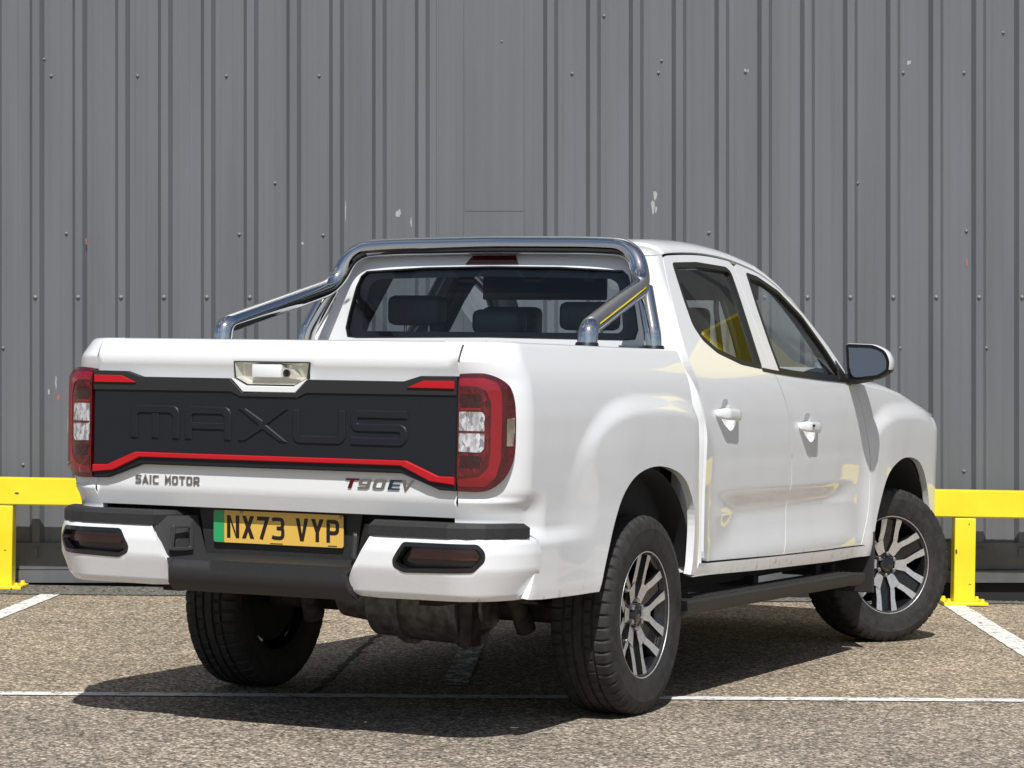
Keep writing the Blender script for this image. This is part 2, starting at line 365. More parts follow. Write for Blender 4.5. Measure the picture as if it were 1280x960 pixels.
    bp = nd(mt, 'ShaderNodeBump'); bp.inputs['Strength'].default_value = .7; bp.inputs['Distance'].default_value = .004; bp.invert = True
    lk(mt, v.outputs['Distance'], bp.inputs['Height']); lk(mt, bp.outputs[0], b.inputs['Normal'])
    return mt
M['ground'] = ground_mat()
gm = MB(); gm.add([(-150, -150, 0), (150, -150, 0), (150, 150, 0), (-150, 150, 0)], [(0, 1, 2, 3)])
tag(gm.build('car_park_ground', 'ground', fix=False), kind='structure')
def line_mat(name, wear):
    mt = mat(name, (.7, .7, .68), .7); b = mt.node_tree.nodes['Principled BSDF']
    t = nd(mt, 'ShaderNodeTexCoord'); v = nd(mt, 'ShaderNodeTexVoronoi'); v.inputs['Scale'].default_value = 75; lk(mt, t.outputs['Object'], v.inputs['Vector'])
    s = nd(mt, 'ShaderNodeSeparateColor'); lk(mt, v.outputs['Color'], s.inputs[0])
    n = nd(mt, 'ShaderNodeTexNoise'); n.inputs['Scale'].default_value = 14; n.inputs['Detail'].default_value = 6; lk(mt, t.outputs['Object'], n.inputs['Vector'])
    a = nd(mt, 'ShaderNodeMath', operation='MULTIPLY_ADD'); a.inputs[1].default_value = .35; lk(mt, s.outputs[0], a.inputs[0]); lk(mt, n.outputs['Fac'], a.inputs[2])
    g = nd(mt, 'ShaderNodeMapRange'); g.inputs['From Min'].default_value = wear; g.inputs['From Max'].default_value = wear+.05; lk(mt, a.outputs[0], g.inputs['Value'])
    mx_ = nd(mt, 'ShaderNodeMixRGB'); mx_.inputs[1].default_value = (.72, .72, .69, 1); mx_.inputs[2].default_value = (.20, .165, .115, 1); lk(mt, g.outputs[0], mx_.inputs[0])
    lk(mt, mx_.outputs[0], b.inputs['Base Color'])
    bp = nd(mt, 'ShaderNodeBump'); bp.inputs['Strength'].default_value = .5; bp.inputs['Distance'].default_value = .003; bp.invert = True
    lk(mt, v.outputs['Distance'], bp.inputs['Height']); lk(mt, bp.outputs[0], b.inputs['Normal'])
    return mt
M['line'] = line_mat('painted_line', .82); M['line_old'] = line_mat('worn_line', .60)
def strip(name, a, b, wd, material, z=.004, jag=.006):
    a, b = Vector(a), Vector(b); d = (b-a).normalized(); n = Vector((-d.y, d.x)); k = max(2, int((b-a).length/.06)); vs = []; fs = []
    for i in range(k+1):
        p = a+(b-a)*i/k
        vs += [(*(p+n*(wd/2+random.uniform(-jag, jag)*.5)), z), (*(p-n*(wd/2+random.uniform(-jag, jag)*.5)), z)]
        if i: fs.append((2*i-2, 2*i-1, 2*i+1, 2*i))
    o = from_py(name, vs, fs, material)
    return tag(o, kind='structure')
cd = Vector((3.48, 2.03)).normalized()
c0 = Vector((-1.445, .48)); strip('road_line', c0-cd*9, c0+cd*16, .10, 'line')
bd = Vector((.405, -.914)).normalized()
def bay(name, p, ln, wd, m_): strip(name, p, Vector(p)+bd*ln, wd, m_)
bay('parking_bay_line', (-3.93, 4.30), 4.35, .105, 'line'); bay('parking_bay_line', (.485, 6.77), 4.35, .125, 'line')
bay('parking_bay_line', (-1.75, 5.40), 4.05, .105, 'line_old'); bay('parking_bay_line', (5.1, 9.2), 4.35, .11, 'line')
# crack / slab joint running under the truck
M['joint'] = mat('joint_tar', (.03, .028, .026), .9)
def crack(pts, wd):
    P = [Vector(p) for p in pts]; vs = []; fs = []; k = 0
    for i in range(len(P)-1):
        d = (P[i+1]-P[i]); n = Vector((-d.y, d.x)).normalized(); q = max(2, int(d.length/.04))
        for j in range(q):
            c = P[i]+d*j/q + n*random.uniform(-.012, .012); h = wd*random.uniform(.5, 1.2)
            vs += [(*(c+n*h), .003), (*(c-n*h), .003)]
    for i in range(len(vs)//2-1): fs.append((2*i, 2*i+1, 2*i+3, 2*i+2))
    tag(from_py('tarmac_joint', vs, fs, 'joint'), kind='structure')
crack([(-1.45, 3.60), (-1.08, 2.667), (-.519, 1.324), (-.42, 1.05)], .014)

# ------------------------------------------------------------------ wall: a frame of its own (x along, y away, z up)
DW = 14.9
WM = Matrix((RT, FW, UP)).transposed().to_4x4(); WM.translation = CAM + FW*DW
PX = DW/3221.612
def on_ground(px, depth):
    p = CAM + (FW + RT*((px-640)/3221.612))*depth; p.z = 0; return p
def wall_mat():
    mt = mat('grey_sheet_paint', (.15, .156, .165), .42, coat=.15, coat_rough=.3); b = mt.node_tree.nodes['Principled BSDF']
    t = nd(mt, 'ShaderNodeTexCoord'); q = nd(mt, 'ShaderNodeMapping'); q.inputs['Scale'].default_value = (3.2, 3.2, .28); lk(mt, t.outputs['Object'], q.inputs[0])
    n = nd(mt, 'ShaderNodeTexNoise'); n.inputs['Scale'].default_value = 1.6; n.inputs['Detail'].default_value = 6; lk(mt, q.outputs[0], n.inputs['Vector'])
    r = nd(mt, 'ShaderNodeValToRGB'); r.color_ramp.elements[0].position = .3; r.color_ramp.elements[1].position = .7
    r.color_ramp.elements[0].color = (.109, .117, .124, 1); r.color_ramp.elements[1].color = (.135, .142, .160, 1); lk(mt, n.outputs['Fac'], r.inputs[0])
    # fine vertical rain streaks
    q2 = nd(mt, 'ShaderNodeMapping'); q2.inputs['Scale'].default_value = (60, 60, .5); lk(mt, t.outputs['Object'], q2.inputs[0])
    n2 = nd(mt, 'ShaderNodeTexNoise'); n2.inputs['Scale'].default_value = 1; n2.inputs['Detail'].default_value = 3; lk(mt, q2.outputs[0], n2.inputs['Vector'])
    mr = nd(mt, 'ShaderNodeMapRange'); mr.inputs['From Min'].default_value = .3; mr.inputs['From Max'].default_value = .7; mr.inputs['To Min'].default_value = .965; mr.inputs['To Max'].default_value = 1.035; lk(mt, n2.outputs['Fac'], mr.inputs['Value'])
    mm_ = nd(mt, 'ShaderNodeMixRGB', blend_type='MULTIPLY'); mm_.inputs[0].default_value = 1; lk(mt, r.outputs[0], mm_.inputs[1]); lk(mt, mr.outputs[0], mm_.inputs[2])
    # blotchy chalky spots
    n4 = nd(mt, 'ShaderNodeTexNoise'); n4.inputs['Scale'].default_value = 7; n4.inputs['Detail'].default_value = 8; n4.inputs['Roughness'].default_value = .7; lk(mt, t.outputs['Object'], n4.inputs['Vector'])
    g4 = nd(mt, 'ShaderNodeMapRange'); g4.inputs['From Min'].default_value = .70; g4.inputs['From Max'].default_value = .78; g4.inputs['To Max'].default_value = .35; lk(mt, n4.outputs['Fac'], g4.inputs['Value'])
    m4 = nd(mt, 'ShaderNodeMixRGB'); m4.inputs[2].default_value = (.20, .21, .215, 1); lk(mt, g4.outputs[0], m4.inputs[0]); lk(mt, mm_.outputs[0], m4.inputs[1])
    lk(mt, m4.outputs[0], b.inputs['Base Color'])
    n3 = nd(mt, 'ShaderNodeTexNoise'); n3.inputs['Scale'].default_value = 5; n3.inputs['Detail'].default_value = 3; lk(mt, q.outputs[0], n3.inputs['Vector'])
    bp = nd(mt, 'ShaderNodeBump'); bp.inputs['Strength'].default_value = .35; bp.inputs['Distance'].default_value = .006; lk(mt, n3.outputs['Fac'], bp.inputs['Height']); lk(mt, bp.outputs[0], b.inputs['Normal'])
    return mt
M['wall'] = wall_mat(); M['wall_low'] = add_noise(mat('flashing_paint', (.10, .105, .11), .5), 6, (.085, .09, .095), (.125, .13, .14), bump=.1)
M['scuff'] = mat('white_scuff', (.34, .345, .34), .8); M['scuff_red'] = mat('red_scuff', (.35, .12, .10), .8)
M['yellow_'] = mat('reflection_box_yellow', (.86, .70, .02), .4)
wall = empty('warehouse_wall', WM.translation); wall.matrix_world = WM
tag(wall, 'grey ribbed metal cladding wall of a warehouse behind the truck', 'wall')
pitch = 53.5*PX; x_first = (37-640)*PX
ZB, ZT = -1.10, 9.0
DEEP = .036
def px2(x): return (x-640)*PX
prof = []           # (x, y) y negative = towards the camera
for k in range(-26, 60):
    xr = x_first + k*pitch
    if k in (10, 11): continue
    fl = 4.9*PX; cw = 8.8*PX
    e = 1.2*PX
    for mr in (-27.5, -13):    # two shallow micro ribs in the flat of the pan before this rib
        if k-1 in (10, 11) or k == 12: pass
        xm = xr + mr*PX; prof += [(xm-e*1.5, 0), (xm-e*.5, -.0014), (xm+e*.5, -.0014), (xm+e*1.5, 0)]
    prof += [(xr, 0), (xr+fl, -DEEP), (xr+fl+cw, -DEEP), (xr+2*fl+cw, 0)]
prof = [p for p in prof if not (px2(540) < p[0] < px2(672))]
xs = px2(580); prof += [(px2(545), 0), (px2(546), -.003), (px2(548), -.003), (px2(549), 0), (xs-.002, 0), (xs, -.006), (px2(655), -.006), (px2(655)+.002, 0)]
prof.sort()
vs = []; fs = []
zl = [ZB, -.4, .5, (480-70)*PX, 3.5, ZT]
for (x, y) in prof: vs += [(x, y, z) for z in zl]
n_ = len(zl)
for i in range(len(prof)-1):
    for j in range(n_-1): fs.append((i*n_+j, (i+1)*n_+j, (i+1)*n_+j+1, i*n_+j+1))
from_py('cladding_sheet', vs, fs, 'wall', wall)
mb = MB(); mb.box((px2(581), -.0085, 1.0), (px2(654), -.0062, (480-70)*PX)); mb.build('repair_sheet', 'wall', wall)
# base flashing, closer strips, dark foot
mb = MB(); mb.box((-9, -.046, (480-711)*PX), (12, -.004, (480-678)*PX)); mb.box((-9, -.075, (480-727)*PX), (12, -.004, (480-712)*PX)); mb.build('base_flashing', 'wall_low', wall)
mb = MB(); mb.box((-9, -.03, -1.9), (12, .2, (480-728)*PX)); mb.build('wall_foot', 'dark', wall)
for k in range(-6, 24):
    if k in (10, 11): continue
    xr = x_first+k*pitch+6*PX
    mb = MB(); mb.box((xr-.012, -.056, (480-696)*PX), (xr+.03, -.047, (480-684)*PX)); mb.build('closer_clip', 'wall_low', wall)
M['yellow'] = add_noise(mat('yellow_paint', (.86, .70, .02), .4, coat=.3, coat_rough=.2), 5, (.80, .63, .015), (.88, .72, .022), bump=.08)
mb = MB(); mb.box((4.12, -.50, 1.10), (4.95, -.04, 1.80), bev=.03); mb.build('yellow_reflection_box', 'yellow_', wall)  # unseen box, inferred from and placed for yellow reflections in glass and roll bar
def screw(x, y, r=2.0, deep=0):
    mb = MB(); X0, Z0 = (x-640)*PX, (480-y)*PX; y0 = -deep
    rr = r*PX; mtx = Matrix.Translation((X0, y0, Z0)) @ Matrix.Rotation(R_(-90), 4, 'Z')
    mb.lathe([(0, rr*1.5), (.003, rr*1.45), (.0035, rr*.9), (.011, rr*.75), (.0125, rr*.4), (.0125, .0001)], 12, 0, mtx)
    mb.build('screw', 'steelpaint', wall, True)
M['steelpaint'] = mat('painted_screw', (.22, .225, .235), .35, .3)
for k in range(0, 24):
    if k in (10, 11): continue
    screw(37+53.5*k+8.5, 372-.0*k, 2.0, DEEP)
for x, y in ((64, 95), (172, 95), (283, 95), (399, 95), (627, 52), (715, 92), (823, 91), (932, 90), (1129, 91), (1205, 91), (83, 292), (299, 293), (404, 294), (886, 291), (1208, 289), (4, 435), (1125, 435), (1233, 435),
             (29, 581), (1205, 589), (344, 229), (755, 20), (55, 74), (361, 78), (827, 76), (1072, 229), (1254, 41)):
    screw(x, y, 1.5, .0)
def smear(cx, cy, w_, h_, m_, n=14, dy=-.0012):
    vs = [((cx-640)*PX, dy, (480-cy)*PX)]; 
    for k in range(n):
        a = 2*math.pi*k/n; q = random.uniform(.45, 1.1); vs.append(((cx-640+math.cos(a)*w_*q)*PX, dy, (480-cy+math.sin(a)*h_*q)*PX))
    from_py('paint_scuff', vs, [(0, k+1, (k+1) % n+1) for k in range(n)], m_, wall)
smear(819, 243, 2.5, 8, 'scuff'); smear(816, 258, 3, 10, 'scuff'); smear(820, 262, 1.5, 6, 'scuff'); smear(498, 267, 3.5, 7, 'scuff', dy=-.002)
smear(514, 278, 1.5, 8, 'scuff'); smear(432, 264, .8, 14, 'scuff'); smear(70, 478, 1.2, 12, 'scuff'); smear(73, 497, 2, 5, 'scuff_red'); smear(61, 490, 1.5, 4, 'scuff')
smear(109, 301, 1, 5, 'scuff_red', dy=-DEEP-.001); smear(1208, 328, 1.5, 7, 'scuff_red', dy=-.004); smear(378, 304, 2.5, 2, 'scuff'); smear(933, 88, 4, 3, 'scuff'); smear(1136, 78, 4, 3, 'scuff')
# gravelly apron at the wall foot
M['apron'] = add_noise(mat('gravel_apron', (.12, .12, .1), .9), 45, (.05, .05, .042), (.26, .25, .21), lo=.4, hi=.7, bump=.8, dist=.01)
a0, a1 = Vector((-4.142-8*.859, 4.073-8*.512)), Vector((.844+12*.866, 7.035+12*.5))
dn = Vector((-.5, .866))
vs = []; fs = []
for i in range(61):
    p = a0+(a1-a0)*i/60; vs += [(p.x, p.y, .005), ((p+dn*3).x, (p+dn*3).y, .005)]
    if i: fs.append((2*i-2, 2*i, 2*i+1, 2*i-1))
tag(from_py('gravel_strip', vs, fs, 'apron'), kind='structure')
# moss tufts / grit along the wall foot: one stuff object
mb = MB()
for i in range(260):
    t_ = random.random(); p = a0+(a1-a0)*(.25+.5*t_) + dn*random.uniform(.02, .5); s_ = random.uniform(.006, .02)
    mb.add([(p.x-s_, p.y, .005), (p.x+s_, p.y-s_, .005), (p.x, p.y+s_, .005), (p.x, p.y, .005+s_*.9)], [(0, 1, 3), (1, 2, 3), (2, 0, 3)])
tag(mb.build('loose_grit', 'apron'), 'loose grit and small stones along the foot of the wall', 'grit', kind='stuff')

# ------------------------------------------------------------------ yellow barriers
def chips(mt):
    b = mt.node_tree.nodes['Principled BSDF']; l = b.inputs['Base Color'].links[0]; src = l.from_socket
    t = nd(mt, 'ShaderNodeTexCoord'); n = nd(mt, 'ShaderNodeTexNoise'); n.inputs['Scale'].default_value = 13; n.inputs['Detail'].default_value = 9; n.inputs['Roughness'].default_value = .68; lk(mt, t.outputs['Object'], n.inputs['Vector'])
    sx = nd(mt, 'ShaderNodeSeparateXYZ'); lk(mt, t.outputs['Object'], sx.inputs[0])
    z = nd(mt, 'ShaderNodeMapRange'); z.inputs['From Min'].default_value = .12; z.inputs['From Max'].default_value = .0; z.inputs['To Max'].default_value = .09; lk(mt, sx.outputs[2], z.inputs['Value'])
    a = nd(mt, 'ShaderNodeMath', operation='ADD'); lk(mt, n.outputs['Fac'], a.inputs[0]); lk(mt, z.outputs[0], a.inputs[1])
    g = nd(mt, 'ShaderNodeMapRange'); g.inputs['From Min'].default_value = .695; g.inputs['From Max'].default_value = .715; g.inputs['To Max'].default_value = .8; lk(mt, a.outputs[0], g.inputs['Value'])
    q = nd(mt, 'ShaderNodeMixRGB'); q.inputs[2].default_value = (.16, .10, .04, 1); lk(mt, g.outputs[0], q.inputs[0]); lk(mt, src, q.inputs[1]); lk(mt, q.outputs[0], b.inputs['Base Color'])
chips(M['yellow'])
M['chip'] = mat('chipped_paint', (.10, .07, .03), .8)
bx = Vector((RT.x, RT.y, 0)).normalized(); by = Vector((-bx.y, bx.x, 0))
def barrier(origin, posts, x0, x1, label, slant=0, chips=(), top=.645):
    r = empty('yellow_barrier', origin); r.rotation_euler = (0, 0, math.atan2(bx.y, bx.x)); tag(r, label, 'barrier', 'yellow steel barriers along the foot of the wall')
    mb = MB(); z0, z1 = top-.155, top
    mb.add([(x0, -.05, z0), (x1+slant, -.05, z0), (x1, -.05, z1), (x0, -.05, z1), (x0, .06, z0), (x1+slant, .06, z0), (x1, .06, z1), (x0, .06, z1)],
           [(0, 1, 2, 3), (5, 4, 7, 6), (3, 2, 6, 7), (1, 0, 4, 5), (1, 5, 6, 2), (0, 3, 7, 4)])
    bm = bmesh.new(); me = bpy.data.meshes.new('beam'); me.from_pydata([tuple(v) for v in mb.v], [], mb.f); bm.from_mesh(me)
    bmesh.ops.bevel(bm, geom=list(bm.edges), offset=.007, segments=2, affect='EDGES'); bm.to_mesh(me); bm.free(); link('beam', me, 'yellow', r, smooth=False)
    for px_ in posts:
        mb = MB(); mb.box((px_-.06, -.052, .02), (px_+.06, .062, z0-.004), bev=.006); mb.build('post', 'yellow', r)
        mb = MB(); mb.box((px_-.125, -.12, .004), (px_+.125, .12, .022), bev=.003)
        pts = [(px_+sx*.095, sy*.09) for sx in (-1, 1) for sy in (-1, 1)]
        bp_ = mb.build('base_plate', 'yellow', r)
        # weld bead / lumpy paint
        for q in pts:
            mb = MB(); mtx = Matrix.Translation((q[0], q[1], .022)) @ Matrix.Rotation(R_(-90), 4, 'Y')
            mb.lathe([(0, .020), (.004, .020), (.005, .013), (.018, .012), (.020, .0001)], 6, 0, mtx); mb.build('anchor_bolt', 'yellow', bp_)
    for (cx, cz, w_, h_) in chips:
        n = 9; vs = [(cx, -.0525, cz)]
        for k in range(n): a = 2*math.pi*k/n; q = random.uniform(.4, 1.1); vs.append((cx+math.cos(a)*w_*q, -.0525, cz+math.sin(a)*h_*q))
        from_py('paint_chip', vs, [(0, k+1, (k+1) % n+1) for k in range(n)], 'chip', r)
    return r
O1 = on_ground(12, 14.62)
barrier(O1, [-.02, -1.9], -3.2, .40, 'yellow steel barrier end seen at the left edge, with a slanted beam end', .045, [(.06, .545, .018, .006), (.0, .22, .014, .004)], .632)
O2 = on_ground(1208, 14.62)
barrier(O2, [0, 1.6], -1.55, 1.75, 'yellow steel barrier with bolted post right of the front wheel', 0, [(-.05, .30, .006, .018), (.03, .12, .010, .004), (-.6, .60, .014, .004), (.02, .46, .004, .012)], .652)

# ================================================================== the pickup truck
truck = empty('pickup_truck', (0, 2.7, 0)); tag(truck, 'white double cab pickup truck with chrome roll bar and black tailgate panel', 'pickup truck')
class Shift:      # child of the truck in truck coordinates
    pass
def T_(o):
    o.location = (0, -2.7, 0); return o
def lerp_tab(t, v):
    if v <= t[0][0]: return t[0][1]
    for (a, b), (c, d) in zip(t, t[1:]):
        if v <= c: return b+(d-b)*(v-a)/(c-a)
    return t[-1][1]
def sm(a, b, v):
    t = min(1, max(0, (v-a)/(b-a))); return t*t*(3-2*t)
def smooth_tab(t, v, w_):
    return sum(lerp_tab(t, v+k*w_) for k in (-1, -.5, 0, .5, 1))/5
WT = [(.36, .872), (.47, .898), (.52, .906), (.56, .904), (.80, .905), (.90, .909), (1.0, .913), (1.12, .912), (1.2, .904), (1.26, .892), (1.30, .876), (1.45, .806), (1.6, .736), (1.70, .690), (1.80, .640)]
DT = [(.36, .872), (.47, .898), (.52, .906), (.555, .905), (.63, .892), (.70, .885), (.73, .886), (.80, .905), (.90, .909)]
def flare(y, z, yc, R, amp, soft):
    soft += .20*sm(.15, .60, yc-y)*sm(1.05, .75, z)
    r = (abs(y-yc)**3+abs(z-.37)**3)**(1/3); return amp*(1-.45*sm(.25, .65, yc-y))*sm(R+.005, R-soft, r)
def XB(y, z, bed=False):
    w_ = smooth_tab(WT, z, .022)
    if z < .93:
        zc_ = min(.085, max(0, .80-z)) if z > .715 else .085*max(0, z-.56)/.155; m_ = sm(1.82+zc_*1.4, 2.14+zc_*1.4, y)*sm(3.84-zc_*1.6, 3.42-zc_*1.6, y)
        if m_ > 0: w_ = w_*(1-m_)+m_*smooth_tab(DT, z, .014)
    if y > 1.6: w_ -= .006*((y-2.7)/2.0)**2
    f = flare(y, z, 1.27, .825, .026, .075)*sm(1.95, 1.62, y)+flare(y, z, 4.43, .79, .030, .085)*sm(3.72, 3.92, y)
    w_ += f*sm(1.30, 1.18, z)
    return w_
Y0 = [(.5, .055), (.77, .072), (.80, .06), (.83, .048), (.845, .060), (.9, .058), (1.24, .066), (1.30, .046), (1.36, .078)]
A_, B_, LC = .20, .18, .2985
ZR = 1.348     # bed rail turns inwards above this
def rail(w_, z):      # wrap over the top: returns inward shift, real z
    if z <= ZR: return 0, z
    t = (z-ZR)/.02
    if t < 1.5708: return .02*(1-math.cos(t)), ZR+.02*math.sin(t)*.8
    return .02+(t-1.5708)*.02, ZR+.016
def tuck(s, zz): return -.026*sm(.87, .79, zz)*sm(.70, .75, zz)*sm(.36, .22, s)+.022*sm(.74, .68, zz)*sm(.75, .40, s)
def PB(s, z):         # bed, rear corner and side
    ins, zz = rail(0, z); y0 = lerp_tab(Y0, zz); yc = y0+B_
    zl = min(zz, ZR)
    if s >= yc: return (XB(s, zl)-ins+tuck(s, zz), s, zz)
    w_ = XB(.3, zl); tk = tuck(s, zz)
    t = (yc-s)/LC; a = min(t, 1)*math.pi/2
    x = w_-A_+(A_+tk-ins)*math.cos(a); y = yc-(B_-ins)*math.sin(a)
    if t > 1: x -= (t-1)*LC
    return (x, y, zz)
def PF(s, z):         # cab, doors, fender, nose corner
    if s <= 4.86: return (XB(s, z), s, z)
    w_ = XB(4.86, z)-.02*(z-.9 if z > .9 else 0); t = (s-4.86)/.72; a = min(t, 1)*math.pi/2
    x = w_-.48*(1-math.cos(a)); y = 4.86+.45*math.sin(a)-.10*max(0, z-.95)*math.sin(a)
    if t > 1: x -= (s-5.58)
    return (x, y, z)
# ---- outlines measured in (station, height)
bedfront = catmull([(1.655, 1.372), (1.662, 1.29), (1.672, 1.2), (1.678, 1.08), (1.695, .955), (1.722, .8), (1.728, .64), (1.712, .495)], 4)
arch_r = catmull([(1.640, .50), (1.664, .588), (1.672, .71), (1.632, .80), (1.545, .872), (1.432, .909), (1.287, .926), (1.15, .916), (1.042, .884), (.96, .827), (.895, .735), (.845, .631), (.783, .493)], 5)
for mir in (False, True):
    ol = [(-.048, 1.40), (.4, 1.40), (1.0, 1.40), (1.655, 1.385)] + bedfront[1:] + arch_r + [(.60, .494), (.30, .500), (.19, .506), (.20, .53), (.235, .604), (.262, .66), (.264, .70), (.235, .722), (.205, .757), (-.048, .757)]
    T_(panel('bed_side', ol, PB, 'paint', truck, step=.013, thick=.03, mirror=mir))
# ---- tailgate
gate = empty('tailgate', (0, -2.7, 0), truck)
def PG(x, z):
    ins, zz = rail(0, z); return (x, lerp_tab(Y0, zz)+ins, zz)
hole = [(-.150, 1.284), (.150, 1.284), (.143, 1.231), (.095, 1.206), (-.095, 1.206), (-.143, 1.231)]
panel('gate_skin', [(-.7165, .775), (.7165, .775), (.7165, 1.42), (-.7165, 1.42)], lambda x, z: PG(x, z), 'paint', gate, holes=[hole], step=.03, thick=.03)
clad = [(-.722, 1.247), (-.588, 1.246), (-.524, 1.227), (-.158, 1.227), (-.104, 1.178), (.104, 1.178), (.158, 1.227), (.524, 1.227), (.588, 1.246), (.722, 1.247), (.722, .866), (.662, .868), (.518, .919), (-.518, .919), (-.662, .868), (-.722, .866)]
cl = prism('cladding_panel', clad, rearM(.034), .022, 'clad', gate, bev=.004)
# raised darker-grey upper lip of the cladding
lip = [(-.722, 1.247), (-.588, 1.246), (-.524, 1.227), (-.158, 1.227), (-.104, 1.178), (.104, 1.178), (.158, 1.227), (.524, 1.227), (.588, 1.246), (.722, 1.247), (.722, 1.234), (.722, 1.182), (.15, 1.180), (.115, 1.164), (-.115, 1.164), (-.15, 1.180), (-.722, 1.178)]
M['cladlip'] = mat('charcoal_edge', (.022, .023, .024), .55, spec=.3)
prism('cladding_lip', lip, rearM(.0285), .004, 'cladlip', cl, bev=.002)
low = [(-.722, .905), (-.655, .906), (-.535, .955), (.535, .955), (.655, .906), (.722, .905), (.722, .880), (.645, .888), (.518, .932), (-.518, .932), (-.645, .888), (-.722, .880)]
prism('trim_strip', [(-.72, .913), (-.660, .914), (-.54, .962), (.54, .962), (.660, .914), (.72, .913), (.72, .886), (.632, .895), (.520, .944), (-.520, .944), (-.632, .895), (-.72, .886)], rearM(.024), .012, 'red', gate, bev=.003)
for s in (-1, 1):
    tp = [(s*.540, 1.206), (s*.600, 1.230), (s*.716, 1.231), (s*.716, 1.205)]
    prism('trim_tab', tp if s < 0 else tp, rearM(.022), .01, 'red', gate, bev=.0015)
# handle and camera set in a bezel
bz = [(-.148, 1.283), (.148, 1.283), (.141, 1.231), (.094, 1.208), (-.094, 1.208), (-.141, 1.231)]
mb = MB()
fr_ = [(x*1.0, .047, z) for x, z in bz]; bk = [(x*.93, .078, 1.247+(z-1.247)*.80) for x, z in bz]
mb.add(fr_+bk, [(i, (i+1) % 6, 6+(i+1) % 6, 6+i) for i in range(6)]+[(6, 7, 8, 9, 10, 11)]); h_ = mb.build('handle_recess', 'cream', gate)
prism('handle_frame', round_poly([(-.153, 1.287), (.153, 1.287), (.146, 1.229), (.096, 1.203), (-.096, 1.203), (-.146, 1.229)], .006), rearM(.046), .006, 'seal', gate, holes=[bz])
prism('handle_chin', [(-.153, 1.228), (-.104, 1.181), (.104, 1.181), (.153, 1.228), (.147, 1.228), (.097, 1.2025), (-.097, 1.2025), (-.147, 1.228)], rearM(.030), .025, 'paint', gate, bev=.002)
mb = MB(); mb.box((-.075, .040, 1.232), (.040, .074, 1.277), bev=.004); mb.build('handle_paddle', 'paint', gate, True, 40)
mb = MB(); mb.add([(.042, .046, 1.235), (.100, .05, 1.227), (.100, .05, 1.240), (.080, .046, 1.262), (.042, .046, 1.268), (.042, .085, 1.235), (.100, .085, 1.227), (.100, .085, 1.240), (.080, .085, 1.262), (.042, .085, 1.268)],
              [(0, 1, 2, 3, 4), (0, 5, 6, 1), (1, 6, 7, 2), (2, 7, 8, 3), (3, 8, 9, 4), (4, 9, 5, 0)]); cm = mb.build('camera_housing', 'cream', gate)
mb = MB(); mtx = Matrix.Translation((.062, .0465, 1.248)) @ Matrix.Rotation(R_(-90), 4, 'Z')
mb.lathe([(-.004, .013), (.005, .013), (.006, .010), (.002, .006), (.002, .0001)], 24, 0, mtx); mb.build('rear_camera', 'gloss', gate, True, 40)
# lettering
def glyph(name, polys, ox, oz, sx, sz, y, depth, m_, parent, bev=0., sl=0.):
    """all strokes of a word in one mesh"""
    allv = []; allf = []
    for pi, p in enumerate(polys):
        q = [(ox+(a+sl*b)*sx, oz+b*sz) for a, b in p]
        o = prism('tmp', q, rearM(y+.00025*(pi % 2)), depth, m_, parent, bev=bev); k = len(allv)
        allv += [v.co.copy() for v in o.data.vertices]; allf += [tuple(i+k for i in f.vertices) for f in o.data.polygons]
        me = o.data; bpy.data.objects.remove(o); bpy.data.meshes.remove(me)
    return from_py(name, allv, allf, m_, parent)
def arc(cx, cy, rx, ry, a0, a1, n=8): return [(cx+rx*math.cos(R_(a0+(a1-a0)*k/n)), cy+ry*math.sin(R_(a0+(a1-a0)*k/n))) for k in range(n+1)]
def rb(path, w_, r=0.):
    p = [tuple(v)[:2] for v in fillet([(a, b, 0) for a, b in path], r, 5)] if r else path
    return ribbon(p, w_)
W1 = .25
def big(word_w):  # wide block capitals, unit height 1, width about word_w
    w_ = word_w
    return {
     'M': [rb([(.10, 0), (.10, .90), (w_-.12, .90), (w_-.12, 0)], W1, .16), rb([(w_*.5, 0), (w_*.5, .795)], W1)],
     'A': [rb([(.12, 0), (.12, .90), (w_-.12, .90), (w_-.12, 0)], W1, .16), rb([(.225, .42), (w_-.225, .42)], W1*.9)],
     'X': [[(0, 0), (.28, 0), (w_/2, .36), (w_-.28, 0), (w_, 0), (w_/2+.15, .5), (w_, 1), (w_-.28, 1), (w_/2, .64), (.28, 1), (0, 1), (w_/2-.15, .5)]],
     'U': [rb([(.12, 1), (.12, .10), (w_-.12, .10), (w_-.12, 1)], W1, .16)],
     'S': [rb([(w_, .90), (.12, .90), (.12, .50), (w_-.12, .50), (w_-.12, .10), (0, .10)], W1, .18)]}
Hh = .114; zb = 1.011
for ch, xa, xb in (('M', -.560, -.362), ('A', -.337, -.150), ('X', -.124, .078), ('U', .096, .302), ('S', .322, .540)):
    ww = (xb-xa)/Hh
    glyph('letter', big(ww)[ch], xa, zb, Hh, Hh, .0285, .008, 'clad', gate, bev=.0036)
